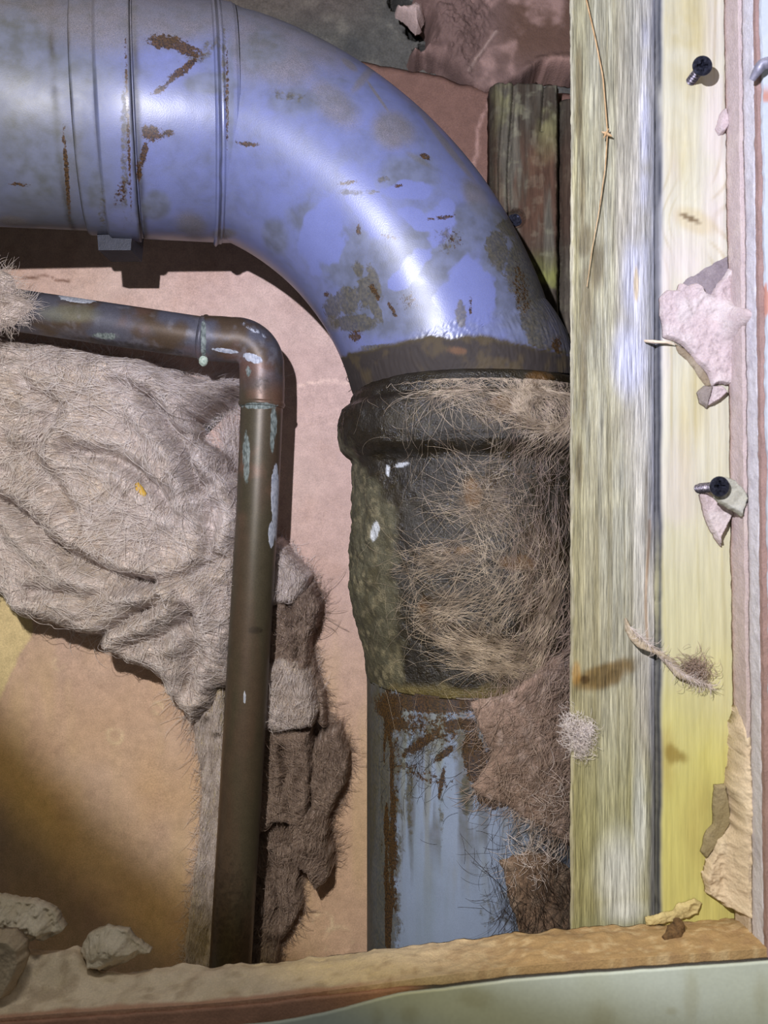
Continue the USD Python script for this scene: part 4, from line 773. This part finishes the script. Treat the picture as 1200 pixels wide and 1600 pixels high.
def fibres_on_socket():
    t = thing('matted_fibres', 'tangled tan and grey fibres plastered over the front of the dark socket', 'fibres')
    r = np.random.default_rng(31); P1, C1, W1 = [[], []], [[], []], [[], []]
    bare = ((665, 1000, 40, 90, -20), (690, 1062, 60, 22, 10), (610, 760, 34, 140), (720, 1060, 24, 14), (770, 1072, 46, 12), (874, 1000, 16, 80), (630, 570, 90, 30))
    def add(k, px, py, ang, *a, **kw):
        ok = np.maximum.reduce([ell(px, py, *e) for e in bare]) < .1; px, py, ang = px[ok], py[ok], ang[ok]; a = (px, py, ang) + a
        p, c, w = cyl_strands(*a, **kw); P1[k].append(p); C1[k].append(c); W1[k].append(w)
    n = 1900; px, py = r.uniform(575, 890, n), r.uniform(560, 1085, n)
    dens = .10 + .9 * ss(620, 720, px + (fbm(np.stack([px, py, 0 * px], 1) * .02, 4, 3) - .5) * 160) * ss(.40, .60, fbm(np.stack([px, py, 0 * px], 1) * .018, 4, 5)) 
    dens *= 1 - .92 * np.maximum.reduce([ss(-.1, .3, ell(px, py, *e)) for e in ((665, 1000, 40, 90, -20), (690, 1060, 60, 24, 10), (610, 760, 34, 140), (720, 1060, 24, 16), (770, 1070, 46, 16), (872, 1000, 20, 80), (640, 560, 90, 24))])
    k = r.random(n) < dens; px, py = px[k], py[k]
    q = np.stack([px, py, 0 * px], 1); ang = (fbm(q * .007, 3, 8) - .5) * 9 + r.normal(0, .25, len(px))
    add(0, px, py, ang, .0023, 9, .06, .0008, 5, .00004, .00009)
    n = 650; px, py = r.uniform(790, 890, n), r.uniform(600, 1090, n); add(1, px, py, r.normal(1.45, .4, n), .0024, 8, .10, .0014, 6, .00005, .00010)
    n = 90; px, py = r.uniform(690, 880, n), r.uniform(545, 600, n); add(1, px, py, r.uniform(0, 6.3, n), .0016, 7, .2, .0007, 7, .00005, .00009)
    for cx, cy, rx, ry, a0, sp, m in ((750, 1015, 80, 20, .30, .2, 360), (690, 955, 30, 20, -.4, .4, 160), (780, 1045, 60, 12, .2, .25, 200), (835, 640, 40, 34, 1.2, .6, 200), (760, 790, 70, 50, .4, .8, 120), (700, 880, 70, 40, -.2, .5, 150), (800, 930, 60, 60, -.9, .4, 160), (850, 985, 14, 90, -1.15, .2, 200), (720, 600, 60, 20, .1, .8, 160), (680, 555, 30, 26, -1.2, .6, 60), (650, 940, 14, 24, -1.2, .4, 90)):
        add(0, r.normal(cx, rx * .5, m), r.normal(cy, ry * .5, m), r.normal(a0, sp, m) + np.pi * (r.random(m) < .5), .0024, 9, .045, .0014, int(cx), .00006, .00012)
    m = 600; a = r.uniform(0, 6.28, m); rr = r.uniform(26, 46, m); add(0, 838 + rr * np.cos(a), 640 + rr * .9 * np.sin(a), a + np.pi / 2 + r.normal(0, .3, m), .0019, 7, .10, .0020, 9, .00008, .00016)
    for k, mname in ((0, 'fibre_dark'), (1, 'fibre_brown')):
        curves('fibre_tangle', np.vstack(P1[k]), np.concatenate(C1[k]), np.concatenate(W1[k]), M[mname], t, kind='stuff')
fibres_on_socket()
def fibres_low():
    t = thing('matted_fibres', 'brown felted wad of wool hanging below the socket against the stud', 'fibres')
    poly = [(735, 1098), (790, 1086), (850, 1040), (900, 1000), (935, 1010), (935, 1330), (890, 1325), (860, 1296), (820, 1280), (790, 1258), (748, 1248), (738, 1232), (762, 1200), (768, 1170), (748, 1140)]
    po = cyl_mat(t, 'felt_wad', poly, .0026, (C(132, 112, 102), C(108, 90, 80), C(166, 150, 144)), 11)
    poly = [(785, 1345), (830, 1330), (870, 1340), (930, 1380), (930, 1500), (870, 1500), (820, 1470), (795, 1400)]
    cyl_mat(t, 'felt_wad', poly, .0020, (C(112, 92, 78), C(84, 66, 54), C(140, 124, 112)), 13)
    r = np.random.default_rng(33)
    s = random_in(po, 3000, r); s = s[s[:, 0] < 895]; p, c, w = cyl_strands(s[:, 0], s[:, 1], r.normal(2.1, .5, len(s)) + np.pi * (r.random(len(s)) < .5), .0020, 7, .12, .004, 3, .00008, .00016, r0=.058)
    q = np.array([[870, 1010], [850, 1120], [880, 1180], [860, 1220], [830, 1245], [885, 1240]]); ks = r.integers(0, len(q), 700)
    p2, c2, w2 = cyl_strands(q[ks, 0] + r.normal(0, 16, 700), q[ks, 1] + r.normal(0, 26, 700), r.normal(-1.1, .5, 700), .0026, 7, .08, .006, 4, .00008, .00016, r0=.058)
    curves('fibre_tangle', np.vstack([p, p2]), np.concatenate([c, c2]), np.concatenate([w, w2]), M['fibre_brown'], t, kind='stuff')
    q = np.array([[855, 1240], [870, 1215], [840, 1260], [820, 1340], [845, 1350]]); n = 420; ks = r.integers(0, 5, n)
    p3, c3, w3 = cyl_strands(q[ks, 0] + r.normal(0, 16, n), q[ks, 1] + r.normal(0, 14, n), r.uniform(0, 6.3, n), .0018, 7, .12, .004, 5, .00009, .00016, r0=.058)
    curves('fibre_tangle', p3, c3, w3, M['fibre'], t, kind='stuff')
    a = r.normal(1.2, .5, 420); p4, c4, w4 = cyl_strands(r.normal(835, 32, 420), r.normal(1385, 34, 420), a, .0032, 8, .09, .004, 6, .00007, .00013, r0=.057)
    n = 130; p5, c5, w5 = cyl_strands(r.normal(650, 34, n), r.normal(1180, 34, n), r.normal(2.3, .6, n), .0016, 7, .12, .0004, 8, .00006, .0001, r0=.0565)
    n = 160; p6, c6, w6 = cyl_strands(r.normal(830, 50, n), r.normal(1320, 40, n), r.uniform(0, 6.3, n), .0019, 7, .12, .001, 9, .00006, .0001, r0=.0565)
    curves('hair_tangle', np.vstack([p4, p5, p6]), np.concatenate([c4, c5, c6]), np.concatenate([w4, w5, w6]), M['hair'], t, kind='stuff')
fibres_low()

# ------------------------------------------------------------------ screws, plaster remnants and scraps on the studs
def screw(tip, head, label, d_tip, d_head):
    t = thing('drywall_screw', label, 'screw')
    a, b = P(*tip, d_tip), P(*head, d_head); L = np.linalg.norm(b - a); z = (b - a) / L
    T = np.eye(4); x = np.cross([0, 0, 1.0], z); x /= np.linalg.norm(x); T[:3, 0], T[:3, 1], T[:3, 2], T[:3, 3] = x, np.cross(z, x), z, a
    prof = np.array([(0, .0), (.0016, .0), (.0017, -.0022), (.0026, -.0009), (.0034, .0002), (.00395, .0010), (.0040, .0013), (.0038, .00155), (.0030, .0017), (0, .0017)])
    prof[1:4, 1] = (-.0042, -.0026, -.0012); prof[0, 1] = -.0042
    hd = trimesh.creation.revolve(prof, sections=56)
    man = m3.Manifold(m3.Mesh(np.array(hd.vertices, np.float32), np.array(hd.faces, np.uint32)))
    cut = m3.Manifold()
    for w, l, h in ((.0011, .0046, .0022), (.0046, .0011, .0022)): cut = cut + m3.Manifold.cube([w, l, h], True).translate([0, 0, .0012])
    cut = cut + m3.Manifold.cylinder(.003, .0004, .0015, 20).translate([0, 0, -.0008])
    for k in range(4): cut = cut + m3.Manifold.cube([.0003, .0030, .0006], True).translate([0, .0018, .0018]).rotate([0, 0, 45 + 90 * k])
    res = man - cut if man.volume() > 0 else man
    h = res.to_mesh(); hm = trimesh.Trimesh(h.vert_properties[:, :3], h.tri_verts, process=False)
    hm.apply_translation([0, 0, L - .0017]); hm.apply_transform(T); obj('head', hm, M['screw'], t, smooth=25)
    n = 500; u = np.linspace(-.010, L - .004, n); th = u / .0019 * 2 * np.pi
    ring = np.linspace(0, 2 * np.pi, 24, endpoint=False)
    U, R = np.meshgrid(u, ring, indexing='ij')
    ph = (U / .0019 - R / (2 * np.pi)) % 1.0; rad = .00125 + .00085 * np.clip(1 - np.abs(ph - .5) / .32, 0, 1)
    V = np.stack([rad * np.cos(R), rad * np.sin(R), U], -1).reshape(-1, 3); F = grid_faces(n, 24, True)
    V = np.vstack([V, [0, 0, u[0]], [0, 0, u[-1]]]); j = np.arange(24); k = (j + 1) % 24
    F = np.vstack([F, np.stack([np.full(24, n * 24), k, j], 1), np.stack([np.full(24, n * 24 + 1), (n - 1) * 24 + j, (n - 1) * 24 + k], 1)])
    sh = trimesh.Trimesh(V, F, process=False); orient(sh); sh.apply_transform(T)
    obj('threaded_shank', sh, plain('screw_thread', C(120, 112, 118), C(60, 58, 66), 900, .35, metallic=.8) if not M.get('thread') else M['thread'], t, smooth=30)
    M['thread'] = UsdShade.Material.Get(stage, '/World/Looks/screw_thread')
screw((1080, 126), (1098, 102), 'upper black cross-head screw standing proud of the pale stud with a bare thread', SB, .3325)
screw((1092, 763), (1125, 760), 'lower black cross-head screw holding a torn scrap of plaster on the pale stud', SB, .3255)
def flake(name, poly, label, cat, dref, base, thick, col, rag=3., seed=1, rough_amp=.0012, extra=None, mat='plaster', step=1.4, parent=None, edge=3.):
    po = roughen(poly, 1.6, rag, .12, seed)
    def top(px, py, d, v):
        t = thick * (.35 + .65 * ss(0, edge, d)) + rough_amp * (fbm(v * 420, 4, seed) - .5) * ss(0, 5, d) + thick * .5 * (fbm(v * 90, 3, seed + 2) - .5)
        return t + (extra(px, py, d, v) if extra else 0)
    V, F, px, py, *_ = relief(po, dref, base, top, step)
    n = fbm(V * 130, 4, seed + 3); c = np.tile(np.asarray(col[0]), (len(V), 1)); c = mixc(c, col[1], ss(.48, .72, n) * .7)
    c = mixc(c, col[0] * .6, ss(.66, .74, fbm(V * 420, 3, seed + 6)) * .5)
    kw = dict(label=label, cat=cat) if not parent else {}
    obj(name, trimesh.Trimesh(V, F, process=False), M[mat], parent, paint=c, rough=.85, **kw)
PLA = (C(178, 162, 162), C(190, 180, 178))
pt = thing('plaster_remnant', 'large crumbled patch of pinkish plaster stuck on the pale stud between the two screws', 'plaster')
flake('paper_backing', [(1054, 457), (1072, 437), (1098, 421), (1130, 404), (1148, 392), (1152, 396), (1151, 430), (1130, 470), (1090, 474), (1060, 470)], None, None, SB, SB + .0002, .0009, (C(122, 112, 116), C(138, 128, 130)), 3, 5, .0003, parent=pt)
flake('plaster_crust', [(1030, 466), (1039, 455), (1057, 455), (1061, 444), (1072, 447), (1085, 444), (1095, 450), (1100, 459), (1111, 462), (1115, 450), (1125, 439), (1134, 425), (1141, 415), (1149, 422), (1149, 440), (1153, 455), (1157, 480), (1160, 500), (1160, 530), (1155, 545), (1150, 575), (1146, 592), (1139, 603), (1121, 601), (1111, 604), (1104, 586), (1086, 565), (1072, 548), (1057, 536), (1036, 527), (1030, 492)], None, None, SB, SB + .0002, .0038, PLA, 3, 6, .0018, extra=lambda px, py, d, v: .017 * ss(1112, 1138, px + 10 * (fbm(v * 120, 3, 3) - .5)) * np.exp(-((py - 512 + (1150 - px) * .3) / 20) ** 2), parent=pt)
flake('torn_edge', [(1054, 536), (1070, 545), (1086, 560), (1104, 583), (1113, 604), (1104, 606), (1092, 590), (1076, 566), (1060, 552)], None, None, SB, SB + .0002, .0014, (C(132, 118, 98), C(148, 136, 118)), 1.5, 7, .0004, parent=pt)
flake('hanging_flake', [(1102, 637), (1112, 604), (1124, 603), (1136, 613), (1120, 628)], None, None, SB - .0005, SB, .0042, PLA, 1.5, 8, .0008, parent=pt)
flake('paper_curl', [(1088, 613), (1100, 602), (1113, 604), (1104, 639), (1092, 630)], None, None, SB - .0005, SB, .0028, (C(128, 118, 112), C(142, 132, 126)), 1.5, 9, .0004, parent=pt)
flake('plaster_remnant', [(1091, 772), (1101, 768), (1116, 780), (1126, 784), (1140, 797), (1142, 804), (1132, 822), (1123, 840), (1124, 854), (1116, 843), (1108, 828), (1098, 804), (1094, 785)], 'small downward-pointing triangle of plaster left under the lower screw', 'plaster', SB, SB + .0002, .0044, PLA, 2, 15, .0012)
flake('plaster_scrap', [(1120, 778), (1124, 750), (1137, 745), (1153, 750), (1170, 768), (1173, 778), (1166, 796), (1164, 808), (1154, 800), (1142, 794), (1126, 784)], 'torn grey scrap of board paper caught behind the lower screw head', 'paper scrap', .3285, .3325, .0034, (C(160, 158, 146), C(176, 176, 170)), 2, 16, .0006)
pt = thing('plaster_remnant', 'tall crumbling mass of cream plaster at the foot of the right-hand board edge', 'plaster')
flake('plaster_crust', [(1150, 1085), (1146, 1100), (1138, 1130), (1136, 1187), (1131, 1221), (1139, 1262), (1136, 1290), (1119, 1311), (1104, 1340), (1096, 1362), (1100, 1392), (1128, 1410), (1150, 1408), (1158, 1400), (1158, 1300), (1156, 1200), (1154, 1130)], None, None, SB, SB + .0002, .0052, (C(190, 172, 148), C(204, 188, 164)), 4, 18, .0024, extra=lambda px, py, d, v: .011 * ss(1120, 1150, px - (py - 1300) * .03 + 2 * (fbm(v * 40, 3, 4) - .5)) * ss(1080, 1150, py), parent=pt)
flake('grey_mortar', [(1114, 1226), (1134, 1224), (1142, 1278), (1128, 1308), (1102, 1340), (1094, 1330), (1100, 1302), (1112, 1288)], None, None, SB, SB + .0002, .0022, (C(132, 120, 92), C(146, 134, 108)), 2, 19, .0008, parent=pt)
flake('plaster_crumbs', [(1008, 1436), (1030, 1429), (1052, 1424), (1062, 1414), (1086, 1406), (1098, 1412), (1092, 1428), (1060, 1440), (1010, 1448)], 'thin line of pale plaster crumbs where the studs meet the lower sill', 'plaster', .344, .3453, .0020, (C(180, 164, 118), C(196, 180, 136)), 3, 20, .0026)
flake('plaster_crumb', [(1128, 175), (1134, 166), (1138, 176), (1141, 196), (1135, 206), (1126, 208), (1121, 198)], 'little lump of pink plaster squeezed out by the board edge below the upper screw', 'plaster', .343, .3465, .0052, PLA, 2, 22, .0014)
def swept(name, pts, dr, r0, r1, mat, label, cat, twist=0., flat=1., n=90, nth=14, seed=3, parent=None, wob=.15):
    q = np.array([LineString(pts).interpolate(k / (n - 1), normalized=True).coords[0] for k in range(n)])
    for _ in range(5): q[1:-1] = (q[:-2] + 2 * q[1:-1] + q[2:]) / 4
    ax = P(q[:, 0], q[:, 1], np.interp(np.linspace(0, 1, n), np.linspace(0, 1, len(dr)), dr)) if np.ndim(dr) else P(q[:, 0], q[:, 1], dr)
    L = np.linalg.norm(np.diff(ax, axis=0), axis=1).sum(); f = lambda s: np.interp(s / L, np.linspace(0, 1, len(r1)), r1) if np.ndim(r1) else r0 + (r1 - r0) * s / L
    V, F, S, T = sweep(ax, lambda s, th: f(s) * (1 + flat * .25 * np.cos(2 * (th + twist * s)) + wob * (fbm(np.stack([s * 500, np.cos(th) * 2, np.sin(th) * 2], -1), 3, seed) - .5)), nth)
    m = trimesh.Trimesh(V, F, process=False); orient(m)
    return obj(name, m, mat, parent, **({} if parent else dict(label=label, cat=cat)))
M['straw'] = plain('straw', C(150, 116, 76), C(200, 168, 126), 300, .5)
M['string'] = plain('grey_string', C(134, 118, 98), C(178, 166, 148), 700, .8, bump=.6, bdist=.0006, bscale=1600, grain=(1, .3, 1))
t = thing('dry_stalk', 'thin dry brown stalk dangling down the face of the rough stud', 'stalk')
swept('stem', [(908, -60), (916, 0), (930, 60), (942, 120), (947, 180), (949, 207), (946, 260), (936, 330), (925, 390), (917, 448)], .3486, .0003, [.0004, .00034, .00028, .00016], M['straw'], None, None, parent=t, nth=8, n=140)
swept('leaf_node', [(940, 206), (948, 209), (956, 213)], .3476, .0006, [.0002, .0008, .0003], M['straw'], None, None, parent=t, nth=10, n=16)
swept('leaf_node', [(951, 201), (947, 208), (943, 216)], .3474, .0004, [.0002, .0008, .0002], M['straw'], None, None, parent=t, nth=10, n=16)
t = thing('string_end', 'twisted grey end of fibrous string stuck across the joint of the two studs', 'string')
swept('strand', [(977, 966), (982, 984), (1000, 1006), (1028, 1020), (1046, 1034), (1062, 1052), (1086, 1064), (1111, 1071)], [.3492, .3470, .3430, .3415, .3420, .3430, .3440], .001, [.0006, .0015, .0013, .0013, .0016, .0014, .0005], M['string'], None, None, twist=160., flat=1.6, parent=t, n=160, nth=20)
def frayed():
    r = np.random.default_rng(41); n = 500; s = np.stack([r.normal(1084, 11, n), r.normal(1046, 9, n)], 1); a = r.uniform(0, 6.28, n)
    p, c, w = strands(s, np.stack([np.cos(a), np.sin(a)], 1), 3.2, 6, .25, .003, lambda x, y: np.full(len(x), SB - .0006), SB, 3, .00008, .00016)
    n = 260; u = r.random(n); s2 = np.stack([np.interp(u, [0, .3, .6, 1], [980, 1022, 1060, 1108]), np.interp(u, [0, .3, .6, 1], [976, 1016, 1050, 1070])], 1); a = r.normal(.7, .5, n)
    p2, c2, w2 = strands(s2, np.stack([np.cos(a), np.sin(a)], 1), 3.2, 6, .12, .001, lambda x, y: np.full(len(x), .3412), .343, 3, .00008, .00014)
    curves('frayed_tuft', p, c, w, M['fibre_brown'], t, kind='stuff'); curves('frayed_tuft', p2, c2, w2, M['fibre'], t, kind='stuff')
frayed()
swept('wood_splinter', [(1008, 533), (1020, 534), (1040, 535), (1057, 538)], [.3495, .3435, .3425, .3430], .0009, [.0006, .0008, .0006, .0001], plain('splinter_wood', C(196, 176, 150), C(220, 204, 184), 300, .6), 'short pale wood splinter sticking out over the stud joint beside the plaster patch', 'splinter', flat=.6)
def fluff():
    t = thing('dust_fluff', 'pale dusty ball of fluff on the left edge of the rough stud', 'fluff'); r = np.random.default_rng(43); Q = []
    for cx, cy, sx, sy, n in ((903, 1148, 10, 12, 700), (912, 1138, 7, 5, 240), (908, 1170, 7, 8, 120), (888, 1128, 8, 10, 160)):
        s = np.stack([r.normal(cx, sx, n), r.normal(cy, sy, n)], 1); s[:, 0] = np.maximum(s[:, 0], 880); a = r.uniform(0, 6.28, n); Q.append(strands(s, np.stack([np.cos(a), np.sin(a)], 1), 2.2, 6, .3, .004, lambda x, y: np.full(len(x), SA - .0003), SA, cx, .00008, .00014))
    curves('fluff_fibres', np.vstack([q[0] for q in Q]), np.concatenate([q[1] for q in Q]), np.concatenate([q[2] for q in Q]), M['fibre_pale'], t, kind='stuff')
fluff()
t = thing('bent_nail', 'dull grey bent nail end hooked over the right-hand board edge near the top', 'nail')
swept('shank', [(1175, 125), (1181, 115), (1190, 101), (1202, 97), (1240, 95)], [.3135, .311, .3095, .3095, .3100], .0018, [.0013, .0022, .0021, .0021, .0021], plain('dull_zinc', C(112, 110, 124), C(150, 148, 162), 500, .5, metallic=.4), None, None, flat=.3, parent=t, n=60, nth=18)

# ------------------------------------------------------------------ lumps and crumbs on the lower sill
CH = (C(196, 182, 158), C(212, 200, 180))
flake('plaster_chunk', [(-60, 1405), (8, 1416), (45, 1420), (74, 1434), (92, 1464), (60, 1478), (-60, 1482)], 'broken pale plaster chunk at the far left end of the sill', 'plaster', .338, .348, .013, CH, 4, 31, .006, edge=26)
flake('plaster_chunk', [(120, 1494), (130, 1470), (160, 1459), (195, 1464), (206, 1480), (232, 1496), (212, 1500), (186, 1514), (160, 1526), (130, 1522)], 'loose pale plaster lump with a pointed tip jutting over the dark gap at the sill', 'plaster', .338, .346, .012, CH, 2.5, 33, .005, edge=22)
flake('plaster_chunk', [(-60, 1468), (10, 1470), (26, 1486), (30, 1510), (20, 1540), (2, 1570), (-60, 1590)], 'rounded plaster flake at the lower left corner of the picture', 'plaster', .322, .332, .008, (C(172, 154, 130), C(190, 174, 150)), 3, 35, .002, edge=8)
t = thing('brown_plug', 'small dark brown fibrous plug lying on the right part of the sill', 'plug')
swept('plug', [(1036, 1466), (1046, 1462), (1056, 1456), (1060, 1444), (1058, 1437)], [.330, .331, .333, .334, .334], .002, [.0008, .0018, .0032, .0030, .0016], plain('plug_brown', C(70, 50, 28), C(112, 84, 52), 700, .8, bump=.7, bdist=.0008, bscale=1500), None, None, flat=.3, parent=t, n=50, nth=22, wob=.5)
yd = float(wool_main.depth(np.array([224.]), np.array([766.]))[0])
flake('yellow_chip', [(214, 758), (221, 754), (229, 762), (235, 772), (231, 779), (223, 774), (216, 768)], 'tiny yellow chip caught on the big mat of mineral wool', 'chip', .475, yd + .0004, .0022, (C(196, 158, 70), C(214, 184, 104)), 1.5, 51, .0008)
t = thing('hair_curl', 'fine dark curl of hair on the brown board beside the socket rim', 'hair')
q = np.array([[536, 572], [546, 576], [552, 588], [546, 598], [540, 592], [546, 582], [556, 580], [560, 592], [552, 606], [544, 612]], float)
u = np.linspace(0, 9, 60); q = np.stack([np.interp(u, range(10), q[:, 0]), np.interp(u, range(10), q[:, 1])], 1)
for _ in range(4): q[1:-1] = (q[:-2] + 2 * q[1:-1] + q[2:]) / 4
h = P(q[:, 0], q[:, 1], DW - .0012)
curves('strand', h, [60], np.full(60, .00022), M['hair'], t)
